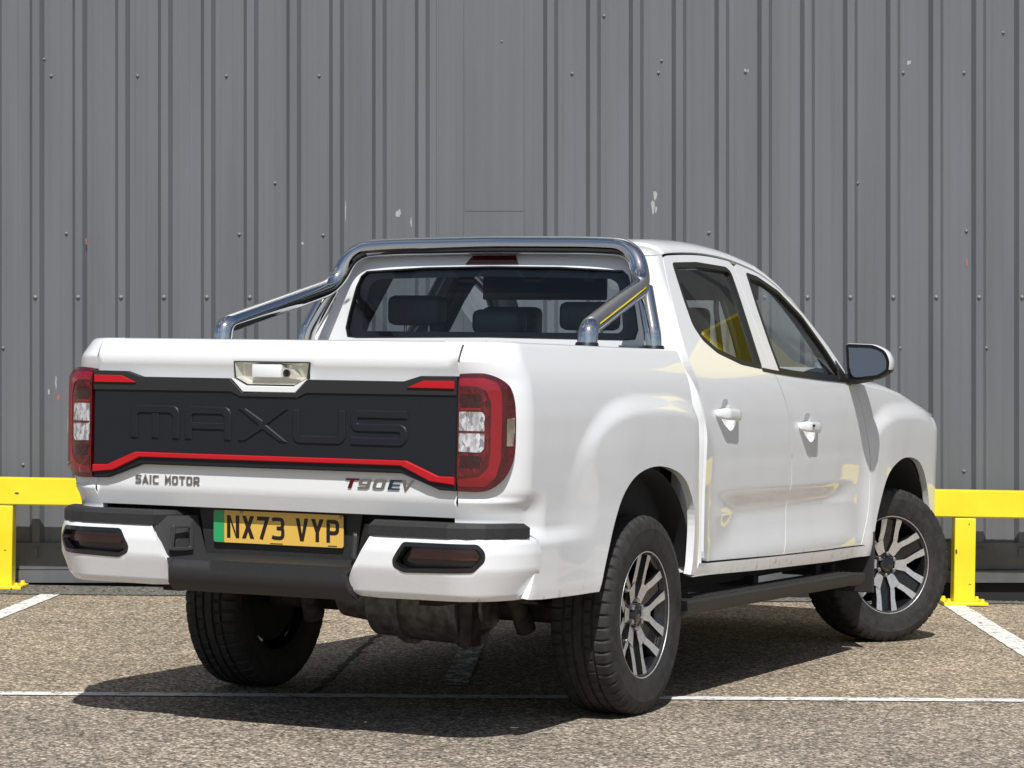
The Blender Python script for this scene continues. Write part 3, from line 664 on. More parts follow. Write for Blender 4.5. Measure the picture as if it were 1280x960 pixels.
def small(ch):   # unit cell .62 x 1 strokes
    w_ = .62; t = .17
    G = {'S': [rb([(w_, .91), (.10, .91), (.10, .5), (w_-.1, .5), (w_-.1, .09), (0, .09)], t, .1)], 'A': [rb([(.06, 0), (.31, .9), (w_-.06, 0)], t), rb([(.19, .30), (w_-.19, .30)], t*.9)],
     'I': [rb([(.1, 0), (.1, 1)], t)], 'C': [rb([(w_, .91), (.1, .91), (.1, .09), (w_, .09)], t, .12)],
     'M': [rb([(.08, 0), (.08, .9), (.31, .38), (w_-.08, .9), (w_-.08, 0)], t)], 'O': [rb([(.31, .91), (.09, .91), (.09, .09), (w_-.09, .09), (w_-.09, .91), (.305, .91)], t, .12)],
     'T': [rb([(0, .91), (w_, .91)], t*1.1), rb([(.31, 0), (.31, .815)], t)], 'R': [rb([(.08, 0), (.08, .91), (w_-.09, .91), (w_-.09, .45), (.17, .45)], t, .1), rb([(.34, .36), (w_-.08, 0)], t)],
     '9': [rb([(.02, .09), (w_-.09, .09), (w_-.09, .91), (.09, .91), (.09, .45), (w_-.18, .45)], t, .1)], '0': [rb([(.31, .91), (.09, .91), (.09, .09), (w_-.09, .09), (w_-.09, .91), (.305, .91)], t, .12)],
     'E': [rb([(w_, .91), (.09, .91), (.09, .09), (w_, .09)], t, .0), rb([(.18, .5), (w_-.04, .5)], t*.9)], 'V': [rb([(.06, 1.0), (.31, .08), (w_-.06, 1.0)], t)]}
    return G[ch]
def word(name, s, x0, x1, z0, h_, y, m_, adv=None, depth=.004, sl=0., parent=None):
    adv_ = [.42 if ch == ' ' else .20 if ch == 'I' else .62 for ch in s]; sx = (x1-x0)/(sum(adv_)+.14*(len(s)-1)); pos = 0
    for i, ch in enumerate(s):
        c0_ = pos; pos += adv_[i]+.14
        if ch == ' ': continue
        glyph(name, [[(c0_+a, b) for a, b in p] for p in small(ch)], x0, z0, sx, h_, y, depth, m_, parent or gate, sl=sl)
word('badge_letter', 'SAIC MOTOR', -.556, -.290, .851, .030, .0545, 'badge', depth=.004)
M['badge_red'] = mat('badge_red', (.20, .02, .025), .15, .8); M['badge_blue'] = mat('badge_blue', (.04, .08, .12), .15, .8)
word('badge_letter', 'T', .284, .334, .862, .033, .0545, 'badge_red', sl=.15, depth=.006)
word('badge_letter', '90', .338, .442, .862, .033, .0545, 'badge', sl=.15, depth=.006)
word('badge_letter', 'E', .455, .500, .862, .033, .0545, 'badge_blue', sl=.15, depth=.006)
word('badge_letter', 'V', .503, .545, .862, .033, .0545, 'badge', sl=.15, depth=.006)
# black backing behind shut lines and the load bed
mb = MB(); mb.box((-.70, .12, .80), (.70, 1.60, .83)); mb.box((-.80, .16, .60), (-.735, 1.62, 1.30)); mb.box((.735, .16, .60), (.80, 1.62, 1.30)); mb.box((-.735, 1.56, .60), (.735, 1.62, 1.34)); mb.box((-.735, .10, .80), (.735, .13, 1.32))
T_(mb.build('load_bed', 'dark', truck))

for s in (-1, 1):
    zz_ = [.775, .80, .83, .845, .9, 1.0, 1.1, 1.24, 1.27, 1.30, 1.33, 1.352]
    vs = []; fs = []
    for z in zz_:
        y_ = lerp_tab(Y0, z)+.004+(.004 if z > 1.34 else 0); vs += [(s*.7163, y_, z), (s*.7216, y_, z), (s*.7163, y_+.03, z), (s*.7216, y_+.03, z)]
    for i in range(len(zz_)-1): b = 4*i; fs += [(b, b+1, b+5, b+4), (b+2, b+3, b+7, b+6)]
    fs.append((4*len(zz_)-4, 4*len(zz_)-3, 4*len(zz_)-1, 4*len(zz_)-2))
    T_(from_py('shut_gap_shade', vs, fs, 'seal', truck))  # black strip added so the tailgate gap reads as deep shade
# ---- lamps
def lampP(off):
    def f(s, z):
        e = 1e-3; p = Vector(PB0(s, z)); du = Vector(PB0(s+e, z))-Vector(PB0(s-e, z)); n = Vector((du.y, -du.x, 0)).normalized(); return tuple(p+n*off(s, z))
    return f
def PB0(s, z):
    yc = .056+B_; w_ = .909
    if s >= yc: return (w_, s, z)
    t = (yc-s)/LC; a = min(t, 1)*math.pi/2; x = w_-A_+A_*math.cos(a); y = yc-B_*math.sin(a)
    if t > 1: x -= (t-1)*LC
    return (x, y, z)
lamp_ol = round_poly(catmull([(-.046, 1.255), (0, 1.258), (.037, 1.256), (.078, 1.240), (.108, 1.213), (.125, 1.171), (.131, 1.119), (.132, 1.06), (.130, .999), (.118, .954), (.094, .912), (.062, .880), (.025, .866), (-.046, .866)], 4), .004)
def dome(s, z):   # lens bulges out from its rim
    d = min(z-.866, 1.257-z, .135-s, .2); return .018+.010*sm(0, .05, d)
for mir in (False, True):
    lp = empty('taillight', (0, -2.7, 0), truck)
    panel('lens', lamp_ol, lampP(dome), 'lens_red', lp, step=.012, thick=.04, mirror=mir)
    ring = [(-.043, 1.242), (.03, 1.243), (.066, 1.228), (.080, 1.195), (.082, 1.10), (.080, .97), (.066, .915), (.038, .882), (-.043, .882), (-.043, .905), (.018, .915), (.044, .945), (.050, .99), (.050, 1.16), (.036, 1.200), (.010, 1.214), (-.043, 1.214)]
    panel('light_band', round_poly(ring, .008), lampP(lambda s, z: dome(s, z)+.002), 'lens_ring', lp, step=.012, thick=.004, mirror=mir)
    panel('inner_lens', round_poly([(-.042, 1.206), (.008, 1.206), (.030, 1.190), (.044, 1.155), (.044, .99), (.036, .95), (.012, .924), (-.042, .914)], .006), lampP(lambda s, z: dome(s, z)+.001), 'lens_deep', lp, step=.012, thick=.0, mirror=mir)
    for q, (za, zb_) in enumerate(((1.145, 1.190), (1.136, 1.142), (.945, .985))):
        panel('lamp_cell', round_poly([(-.036, za), (.022, za), (.022, zb_), (-.036, zb_)], .004), lampP(lambda s, z: dome(s, z)+.0025), 'lens_cell' if q != 1 else 'lens_ring', lp, step=.012, thick=.002, mirror=mir)
    panel('clear_lens', round_poly([(-.040, 1.130), (.026, 1.130), (.032, 1.118), (.032, 1.01), (.022, .996), (-.040, .998)], .004), lampP(lambda s, z: dome(s, z)+.004), 'lens_clear', lp, step=.012, thick=.004, mirror=mir)
    panel('clear_divider', [(-.040, 1.067), (.032, 1.067), (.032, 1.061), (-.040, 1.061)], lampP(lambda s, z: dome(s, z)+.006), 'lens_deep', lp, step=.012, thick=.003, mirror=mir)
    panel('side_marker', round_poly([(.098, 1.108), (.125, 1.113), (.125, 1.06), (.120, 1.018), (.098, 1.018)], .003), lampP(lambda s, z: dome(s, z)+.003), 'lens_side', lp, step=.012, thick=.003, mirror=mir)

# ---- rear bumper
def bumpP(x0, yr, prof_, a=.22, b=.28, Wb=.930):
    """plan: flat rear then an ellipse round the corner; u runs from the middle (u=x) on round the side"""
    def f(u, z):
        d = lerp_tab(prof_, z); cx = Wb-a; Lc = math.pi/2*math.sqrt((a*a+b*b)/2)
        if u <= cx: return (u, yr+d-.0, z)
        t = (u-cx)/Lc
        if t < 1: q = t*math.pi/2; return (cx+(a-d)*math.sin(q), yr+b-(b-d)*math.cos(q), z)
        return (Wb-d, yr+b+(t-1)*Lc, z)
    return f
bprof = [(.495, .060), (.515, .034), (.585, .006), (.60, 0), (.66, -.002), (.705, .006), (.716, .02)]
PI_ = bumpP(0, -.028, bprof)
ins_ol = [(.436, .714), (.352, .566), (.350, .530), (.374, .504), (.45, .500), (1.09, .503), (1.10, .53), (1.112, .60), (1.122, .655), (1.110, .70), (1.08, .714)]
cut = [(.562, .692), (.842, .692), (.866, .668), (.866, .640), (.828, .604), (.566, .596), (.530, .612), (.526, .634)]
for mir in (False, True):
    bi = T_(panel('bumper_corner', round_poly(ins_ol, .01), PI_, 'paint', truck, holes=[round_poly(cut, .012)], step=.018, thick=.02, mirror=mir))
    sg = -1 if mir else 1
    panel('recess_frame', round_poly(inset(cut, -.003), .012), PI_, 'gloss', bi, holes=[round_poly(inset(cut, .011), .008)], step=.018, thick=.03, off=.0015, mirror=mir)
    panel('recess_lining', round_poly(inset(cut, -.012), .012), lambda u, z: (PI_(u, z)[0]*1., PI_(u, z)[1]+.040, z), 'gloss', bi, step=.03, thick=0, mirror=mir)
    panel('reflector', [(.575, .640), (.855, .640), (.850, .680), (.575, .676)], lambda u, z: (PI_(u, z)[0], PI_(u, z)[1]+.031, z), 'reflector', bi, step=.03, thick=.004, mirror=mir)
    # dark pad on top of the corner
    top = [(PI_(u, .68)[0]-.002, PI_(u, .68)[1]+.006) for u in (.43, .60, .725, .80, .87, .94, 1.01, 1.05)] + [(.895, .20), (.86, .19), (.78, .145), (.72, .13), (.50, .13), (.36, .13)]
    tp = [(sg*x, y) for x, y in top]
    mtop = Matrix.Identity(4); mtop[2][3] = .760
    T_(prism('step_pad', tp, mtop, .048, 'black', truck, bev=.014))
# middle section: towing step, ledge, plate recess
mid = [(.485, .045), (.50, .012), (.53, -.012), (.56, -.018), (.585, -.012), (.598, .004)]
ol = [(-.368, .485), (.368, .485), (.352, .545), (.352, .575), (.372, .600), (-.372, .600), (-.352, .575), (-.352, .545)]
ce = T_(panel('bumper_step', ol, lambda x, z: (x, -.022+lerp_tab(mid, z), z), 'black', truck, step=.03, thick=.05))
mb = MB()
mb.add([(-.385, -.016, .598), (.385, -.016, .598), (.30, .125, .612), (-.30, .125, .612)], [(0, 1, 2, 3)])          # ledge
mb.add([(-.30, .125, .612), (.30, .125, .612), (.33, .118, .79), (-.33, .118, .79)], [(0, 1, 2, 3)])               # back wall
for s in (-1, 1):
    mb.add([(s*.385, -.016, .598), (s*.30, .125, .612), (s*.335, .118, .742), (s*.44, -.012, .742)], [(0, 1, 2, 3)])
    mb.add([(s*.385, -.016, .598), (s*.44, -.012, .742), (s*.45, -.010, .70), (s*.40, -.012, .595)], [(0, 1, 2, 3)])
T_(mb.build('plate_recess', 'black', truck, fix=False))
for s in (-1, 1):
    o_ = Vector((s*.345, .030, .668)); nrm = Vector((-s*.86, -.52, .05)).normalized(); ux = Vector((0, 0, 1)).cross(nrm).normalized(); uy = nrm.cross(ux)
    mt_ = Matrix((ux, uy, nrm)).transposed().to_4x4(); mt_.translation = o_+nrm*.006
    q = round_poly([(-.045, -.045), (.045, -.045), (.045, .045), (-.035, .045)], .01)
    nl = T_(prism('plate_lamp', q, mt_, .012, 'cladtop', truck, bev=.002, holes=[round_poly([(-.03, -.033), (.033, -.033), (.033, .033), (-.022, .033)], .006)]))
mb = MB(); mb.box((-.74, .155, .60), (.74, .19, .80)); mb.box((-.78, .16, .52), (-.42, .24, .70)); mb.box((.42, .16, .52), (.78, .24, .70)); mb.box((-.83, .30, .56), (-.76, .80, .9)); mb.box((.76, .30, .56), (.83, .80, .9))
T_(mb.build('bumper_bracket', 'dark', truck))
for s in (-1, 1):
    mb = MB(); mb.box((s*.58-.10, .03, .66), (s*.58+.10, .155, .70)); T_(mb.build('bumper_support', 'dark', truck))
# number plate
npl = empty('number_plate', (0, -2.7, 0), truck)
tilt = Matrix.Translation((0, .108, .6535)) @ Matrix.Rotation(R_(2), 4, 'X') @ YZ
prism('plate_panel', round_poly([(-.26, 0), (.26, 0), (.26, .112), (-.26, .112)], .009), tilt, .004, 'plate_y', npl)
tm = tilt.copy(); tm.translation += Vector((0, -.0006, 0))
prism('green_band', round_poly([(-.2595, .0005), (-.216, .0005), (-.216, .1115), (-.2595, .1115)], [.009, 0, 0, .009]), tm, .0008, 'plate_g', npl)
def pch(ch):   # 50 x 79 charset, stroke 14 (mm)
    w_, h_, t = 50, 79, 14; m_ = t/2
    return {'N': [rb([(m_, 0), (m_, h_)], t), rb([(w_-m_, 0), (w_-m_, h_)], t), [(t-1, h_), (t+2, h_-24), (w_-t+1, 0), (w_-t-2, 24)]],
     'X': [[(0, 0), (16, 0), (25, 24), (34, 0), (50, 0), (33.5, 40), (49, 79), (33, 79), (25, 56), (17, 79), (1, 79), (16.5, 40)]],
     '7': [rb([(0, h_-m_), (w_-9, h_-m_), (17, 0)], t)],
     '3': [rb([(0, h_-m_-2), (9, h_-m_), (w_-m_-1, h_-m_), (w_-m_-1, 41), (18, 41)], 13, 12), rb([(24, 40), (w_-m_, 40), (w_-m_, m_), (9, m_), (0, m_+4)], 13, 13)],
     'V': [[(0, 79), (15, 79), (25, 24), (35, 79), (50, 79), (32, 0), (18, 0)]],
     'Y': [[(0, 79), (16, 79), (25, 52), (34, 79), (50, 79), (32, 33), (32, 0), (18, 0), (18, 33)]],
     'P': [rb([(m_, 0), (m_, h_-m_), (w_-m_, h_-m_), (w_-m_, 33), (t, 33)], t, [0, 1, 13, 13, 0])]}[ch]
x = -.205
for ch in 'NX73 VYP':
    if ch == ' ': x += .033; continue
    allv = []; allf = []
    for pi, p in enumerate(pch(ch)):
        mtt = tilt.copy(); mtt.translation += Vector((0, -.0009-.0002*pi, 0)); o = prism('tmp', [(x+a/1000, .0165+b/1000) for a, b in p], mtt, .0006, 'plate_k', npl); k = len(allv)
        allv += [v.co.copy() for v in o.data.vertices]; allf += [tuple(i+k for i in f.vertices) for f in o.data.polygons]; me = o.data; bpy.data.objects.remove(o); bpy.data.meshes.remove(me)
    from_py('plate_letter', allv, allf, 'plate_k', npl); x += .061
mb = MB(); mb.box((.20, .1065, .6575), (.235, .108, .660)); mb.build('plate_mark', 'plate_k', npl); mb = MB(); mb.box((-.03, .1065, .6565), (.02, .108, .6585)); mb.build('plate_mark', 'plate_k', npl)
mb = MB(); mtx = Matrix.Translation((.250, .104, .759)) @ Matrix.Rotation(R_(-90), 4, 'Z'); mb.lathe([(-.002, .006), (.002, .005), (.003, .0001)], 12, 0, mtx); mb.build('plate_screw', 'steel', npl, True); mb = MB()
mtx = Matrix.Translation((-.145, .102, .762)) @ Matrix.Rotation(R_(-90), 4, 'Z'); mb.lathe([(-.002, .006), (.002, .005), (.003, .0001)], 12, 0, mtx); mb.build('plate_screw', 'steel', npl, True)

# ---- doors and cab sides
door_rear = catmull([(1.918, 1.728), (1.872, 1.657), (1.800, 1.50), (1.762, 1.402), (1.742, 1.325), (1.752, 1.257), (1.775, 1.186), (1.797, 1.077), (1.797, .955), (1.800, .798), (1.800, .643), (1.802, .580)], 4)
split = catmull([(2.72, 1.757), (2.700, 1.62), (2.668, 1.43), (2.660, 1.297), (2.69, 1.237), (2.754, 1.136), (2.812, .966), (2.835, .829), (2.82, .657), (2.755, .517)], 4)
fdf = catmull([(3.628, 1.285), (3.682, 1.242), (3.790, 1.114), (3.870, .948), (3.890, .837), (3.874, .653), (3.808, .503)], 4)
gut = [(1.925, 1.738), (1.996, 1.751), (2.323, 1.768), (2.593, 1.765), (2.805, 1.747), (3.016, 1.713), (3.203, 1.650), (3.365, 1.561), (3.513, 1.430), (3.628, 1.290)]
gutf = lambda y: lerp_tab(gc, y)
gc = catmull(gut, 5)
G = .0045
rdo = [(y+G, z) for y, z in reversed(door_rear)]          # bottom to top
rear_door = rdo + [(y, z-.006) for y, z in gc if 1.93 < y < 2.71] + [(y-G/2, z) for y, z in split if z < 1.755] + [(2.30, .528), (1.86, .539), (1.815, .555)]
front_door = [(y+G/2, z) for y, z in reversed(split) if z < 1.75] + [(y, z-.006) for y, z in gc if 2.74 < y < 3.60] + [(y-G, z) for y, z in fdf if z < 1.28] + [(3.3, .508)]
rwin = round_poly([(2.000, 1.712), (2.277, 1.727), (2.607, 1.722), (2.640, 1.705), (2.618, 1.60), (2.565, 1.42), (2.530, 1.303), (2.306, 1.319), (2.088, 1.362), (1.985, 1.410), (1.945, 1.465), (1.962, 1.566)], .02)
fwin = round_poly([(2.835, 1.709), (2.954, 1.697), (3.154, 1.642), (3.336, 1.538), (3.469, 1.398), (3.566, 1.262), (3.302, 1.266), (2.895, 1.281), (2.735, 1.290), (2.752, 1.406), (2.789, 1.56)], .014)
M['inner'] = mat('door_card', (.035, .036, .04), .7)
for mir in (False, True):
    sg = -1 if mir else 1
    for nm, ol, wn in (('rear_door', rear_door, rwin), ('front_door', front_door, fwin)):
        hy, hz = (2.035, 1.112) if nm == 'rear_door' else (3.015, 1.052)
        cup = [(hy+.000+.050*math.cos(a), hz+.030+.032*math.sin(a)) for a in np.linspace(0, math.pi, 12)] + [(hy-.078, hz+.020), (hy-.072, hz-.005), (hy-.02, hz-.040), (hy+.05, hz-.070), (hy+.085, hz-.070), (hy+.098, hz-.04), (hy+.098, hz+.015)]
        cup = round_poly([tuple(q) for q in cup], .008)
        d_ = T_(panel(nm, ol, PF, 'paint', truck, holes=[wn, cup], step=.016, thick=.03, mirror=mir))
        panel('window_seal', inset(wn, -.005), PF, 'seal', d_, holes=[inset(wn, .016)], step=.03, thick=.02, off=.0020, mirror=mir)
        panel('window_glass', inset(wn, .012), PF, 'glass_side', d_, step=.05, thick=0, off=-.010, mirror=mir)
        # inner card so that the door is not hollow
        lowr = [(1.86, .62), (2.66, .62), (2.64, 1.25), (2.3, 1.27), (1.90, 1.36)] if nm == 'rear_door' else [(2.86, .62), (3.80, .62), (3.62, 1.22), (2.70, 1.24)]
        panel('door_card', lowr, PF, 'inner', d_, step=.1, thick=0, off=-.06, mirror=mir)
        # handle in a scooped cup
        hx = XB(hy, hz); cq = [Vector(q) for q in cup]
        def cupP(a, b):
            q = Vector((a, b)); dm = 9
            for k in range(len(cq)):
                u_, v_ = cq[k-1], cq[k]; e_ = v_-u_
                if e_.length_squared < 1e-10: continue
                t_ = min(1, max(0, (q-u_).dot(e_)/e_.length_squared)); dm = min(dm, (q-u_-e_*t_).length)
            p = PF(a, b); return (p[0]-.026*math.sin(min(1, dm/.042)*math.pi/2), p[1], p[2])
        panel('handle_cup', cup, cupP, 'paint', d_, step=.008, thick=0, mirror=mir)
        rings = []; NR = 15; NK = 14
        for k in range(NR):
            t = k/(NR-1); y_ = hy-.115+.235*t; e_ = math.sin(math.pi*min(1, max(0, t)))
            prot = .004+.031*min(1, e_*1.5); hh = .0235*(.55+.45*min(1, e_*1.9)); th = .010
            zc_ = hz+.006-.010*t
            rings.append([(sg*(XB(y_, hz)+prot-.004+th*math.cos(2*math.pi*q/NK)), y_, zc_+hh*math.copysign(abs(math.sin(2*math.pi*q/NK))**.75, math.sin(2*math.pi*q/NK))) for q in range(NK)])
        vs_ = [v for r in rings for v in r]; fs_ = [(i_*NK+q, i_*NK+(q+1) % NK, (i_+1)*NK+(q+1) % NK, (i_+1)*NK+q) for i_ in range(NR-1) for q in range(NK)] + [tuple(range(NK)), tuple(range((NR-1)*NK, NR*NK))]
        hd = from_py('handle', vs_, fs_, 'paint', d_, True); fix_out(hd.data)
        mb = MB(); mb.box((sg*(hx+.044)-.002, hy-.055, hz+.004), (sg*(hx+.044)+.0035, hy-.038, hz+.014)); nm == 'front_door' and mb.build('key_slot', 'dark', d_)
    # mirror-base triangle
    T_(panel('mirror_base', [(3.50, 1.262), (3.64, 1.235), (3.61, 1.262), (3.54, 1.345)], PF, 'seal', truck, step=.03, thick=.01, off=.006, mirror=mir))
    # belt-line rubber
    T_(panel('belt_strip', [(2.53, 1.290), (2.67, 1.281), (2.9, 1.270), (3.3, 1.255), (3.60, 1.247), (3.60, 1.257), (3.3, 1.267), (2.9, 1.283), (2.67, 1.294), (2.53, 1.303)], PF, 'seal', truck, step=.03, thick=.004, off=.004, mirror=mir))
    # sill
    T_(panel('sill', [(1.66, .49), (2.49, .466), (3.436, .447), (3.93, .447), (3.86, .496), (3.3, .501), (2.75, .511), (2.3, .520), (1.86, .531), (1.735, .54), (1.70, .50)], PF, 'paint', truck, step=.025, thick=.03, mirror=mir))
    # fender and nose
    arch_f = catmull([(3.93, .466), (3.955, .56), (4.002, .66), (4.092, .787), (4.190, .852), (4.371, .893), (4.575, .880), (4.696, .828), (4.776, .74), (4.827, .62), (4.84, .50)], 5)
    fo = [(3.93, .45), (3.845, .50)] + [(y+G/2, z) for y, z in reversed(fdf)] + [(3.66, 1.262), (3.8, 1.243), (3.98, 1.222), (4.2, 1.210), (4.449, 1.178), (4.62, 1.140), (4.86, 1.09), (5.10, 1.05), (5.30, 1.00), (5.30, .80), (5.10, .72), (4.98, .50)] + list(reversed(arch_f))
    T_(panel('front_fender', dedupe(fo), PF, 'paint', truck, step=.014, thick=.03, mirror=mir))
    T_(panel('headlight', [(5.305, .995), (5.56, .97), (5.56, .86), (5.305, .81)], PF, 'lens_clear', truck, step=.03, thick=.02, mirror=mir))
    T_(panel('front_bumper', [(4.99, .50), (5.11, .71), (5.30, .79), (5.60, .79), (6.12, .79), (6.12, .42), (5.0, .42)], PF, 'paint', truck, step=.04, thick=.02, mirror=mir))
T_(panel('grille', [(5.58, .975), (6.12, .975), (6.12, .80), (5.58, .80)], PF, 'gloss', truck, step=.05, thick=.02)); T_(panel('grille', [(5.58, .975), (6.12, .975), (6.12, .80), (5.58, .80)], PF, 'gloss', truck, step=.05, thick=.02, mirror=True))

# ---- cab rear (one half + mirrored half), roof, screen
YR = [(.9, 1.725), (1.36, 1.722), (1.60, 1.742), (1.68, 1.758), (1.72, 1.775), (1.75, 1.80), (1.78, 1.85)]
AC, BC = .10, .095; LCC = math.pi/2*math.sqrt((AC*AC+BC*BC)/2)
def PC(s, z):        # s = y on the side, decreasing round the corner to the middle of the rear face
    yc = lerp_tab(YR, z)+BC
    if s >= yc: return (XB(s, z), s, z)
    w_ = XB(1.85, z); t = (yc-s)/LCC; a = min(t, 1)*math.pi/2
    x = w_-AC+AC*math.cos(a); y = yc-BC*math.sin(a)
    if t > 1: x -= (t-1)*LCC
    return (x, y-.012*(1-(x/.8)**2 if t > 1 else 0)+.0, z)
def s_of(xx, z):     # station on the rear face with x = xx
    w_ = XB(1.85, z); return lerp_tab(YR, z)+BC-LCC-(w_-AC-xx)
def zg(y): return gutf(y) if y > 1.94 else lerp_tab([(1.70, 1.735), (1.94, 1.741)], y)
def xb(y): return XB(max(y, 1.85), zg(y))
def rooflook(x, y):
    return y-.26*(1-min(1, abs(x)/max(.3, xb(y)))**2)*sm(2.5, 3.2, y)
def HR(x, y):
    ye = rooflook(x, y); zb_ = zg(ye); XE = xb(ye); yr = 1.775
    qx, qy = XE-abs(x), y-yr; r = .10
    if qx < r and qy < r: d = r-math.hypot(r-qx, r-qy)
    else: d = min(qx, qy)
    d = max(d, 0); t = min(1, d/.16); h_ = .047*sm(1.6, 2.1, y)*sm(3.7, 3.0, ye)+.010
    return zb_+h_*math.sqrt(max(0, 1-(1-t)**2))+.012*min(1, max(0, qx)/XE)*(1 if ye < 3.2 else .5)
def PRoof(x, y): return (x, y, HR(x, y))
for mir in (False, True):
    zt = [(s_of(0, 1.738), 1.738), (s_of(.3, 1.738), 1.738), (s_of(.50, 1.738), 1.738), (1.80, 1.740), (1.87, 1.742), (1.925, 1.744)]
    cp = [(y-G/2, z) for y, z in door_rear if z < 1.735]
    win = [(s_of(x_, z_), z_) for x_, z_ in ((0, 1.405), (.60, 1.398), (.645, 1.402), (.656, 1.44), (.645, 1.50), (.618, 1.61), (.600, 1.655), (.575, 1.675), (.3, 1.690), (0, 1.694))]
    body = [(1.50, .9), (1.60, .50), (1.80, .50)]
    right = [(1.798, .53)] + list(reversed(cp))
    ol = zt[::-1]
    # outer boundary: centre bottom -> corner -> side bottom -> door edge up -> top -> centre top -> window hole edge
    outer = [win[0], (s_of(0, 1.30), 1.30), (s_of(.70, 1.30), 1.30), (1.66, 1.30), (1.66, .50), (1.795, .50)] + right + ol + [win[-1]] + win[::-1][1:-1]
    T_(panel('cab_back', dedupe(outer), PC, 'paint', truck, step=.02, thick=.02, mirror=mir))
def PRW(x, z):
    p = PC(s_of(abs(x), z), z); return (x, p[1], z)
wfull = [(-.645, 1.402), (-.60, 1.398), (0, 1.405), (.60, 1.398), (.645, 1.402), (.656, 1.44), (.645, 1.50), (.618, 1.61), (.600, 1.655), (.575, 1.675), (.3, 1.690), (0, 1.694), (-.3, 1.690), (-.575, 1.675), (-.600, 1.655), (-.618, 1.61), (-.645, 1.50), (-.656, 1.44)]
rw = T_(panel('rear_window', inset(wfull, .002), PRW, 'glass_rear', truck, step=.06, thick=0, off=-.010))
M['frit'] = mat('window_frit', (.004, .004, .006), .25)
fi = [(-.585, 1.445), (-.57, 1.428), (.57, 1.428), (.585, 1.445), (.575, 1.54), (.555, 1.625), (.52, 1.645), (0, 1.655), (-.52, 1.645), (-.555, 1.625), (-.575, 1.54)]
panel('window_border', inset(wfull, .001), PRW, 'frit', rw, holes=[round_poly(fi, .02)], step=.06, thick=0, off=-.014)
panel('window_seal', wfull, PRW, 'seal', rw, holes=[inset(wfull, .006)], step=.06, thick=.012, off=.001)
T_(panel('brake_light', [(-.118, 1.700), (.118, 1.700), (.097, 1.733), (-.097, 1.733)], PRW, 'lens_red', truck, step=.03, thick=.01, off=.006))
# roof skin
def edge_pts(y0_, y1_, n): return [(xb(y)-.0005, y) for y in np.linspace(y0_, y1_, n)]
side = edge_pts(1.875, 2.98, 26)
def xcurve(y): return xb(y)
rear_arc = [(xb(1.8)-.10+.10*math.cos(R_(a)), 1.875-.10*math.sin(R_(a))) for a in range(90, 0, -10)]
half = [(0, 1.775), (.3, 1.775)] + rear_arc + side
hdr = [(x_, 2.98+.22*(1-(x_/.66)**2)) for x_ in (.60, .5, .4, .3, .2, .1)]
hp = half + hdr; full = hp + [(0, 3.20)] + [(-x_, y) for x_, y in reversed(hp[1:])]
T_(panel('roof', dedupe(full), PRoof, 'paint', truck, step=.03, thick=.015))
# A pillars and windscreen
def ys_for(x_frac, yg):   # y so that rooflook gives yg at x = frac*xb
    y = yg
    for _ in range(12): y = yg+.26*(1-x_frac**2)*sm(2.5, 3.2, y)
    return y
ys = np.linspace(2.98, 3.66, 22)
def col(fr): return [(fr*xb(y), ys_for(fr, y)) for y in ys]
pil = [(xb(y)-.0005, y) for y in ys] + col(.90)[::-1]
T_(panel('pillar', dedupe(pil), PRoof, 'paint', truck, step=.025, thick=.04)); T_(panel('pillar', dedupe([(-a, b) for a, b in pil]), PRoof, 'paint', truck, step=.025, thick=.04))
ca = col(.895); scr = ca + [(-a, b) for a, b in reversed(ca)]
topc = [(-x_, 2.985+.22*(1-(x_/.66)**2)) for x_ in (.55, .4, .2, 0, -.2, -.4, -.55)]
scr = ca + [(.4, 3.66+.25), (0, 3.66+.30), (-.4, 3.66+.25)] + [(-a, b) for a, b in reversed(ca)] + topc
T_(panel('windscreen', dedupe(scr), PRoof, 'glass_front', truck, step=.06, thick=0, off=-.012))
# bonnet
def PH(x, y):
    zl = lerp_tab([(3.66, 1.262), (3.8, 1.243), (3.98, 1.222), (4.2, 1.210), (4.449, 1.178), (4.62, 1.140), (4.86, 1.09), (5.25, 1.04)], y); XE = XB(min(y, 4.86), zl)-(.48*(1-math.sqrt(max(0, 1-((y-4.86)/.47)**2))) if y > 4.86 else 0)
    d = max(0, XE-abs(x)); t = min(1, d/.22); return (x, y, zl+.055*math.sqrt(max(0, 1-(1-t)**2))*sm(5.33, 4.9, y))
be = [(XB(y, lerp_tab([(3.66, 1.262), (3.98, 1.222), (4.2, 1.210), (4.449, 1.178), (4.62, 1.140), (4.86, 1.09)], y))-.009, y) for y in np.linspace(3.67, 4.86, 20)] + [(XB(4.86, 1.09)-.009-.48*(1-math.sqrt(max(0, 1-((y-4.86)/.47)**2))), y) for y in np.linspace(4.9, 5.27, 8)]
T_(panel('bonnet', dedupe(be+[(0, 5.30)]+[(-a, b) for a, b in reversed(be)]), PH, 'paint', truck, step=.04, thick=.02))

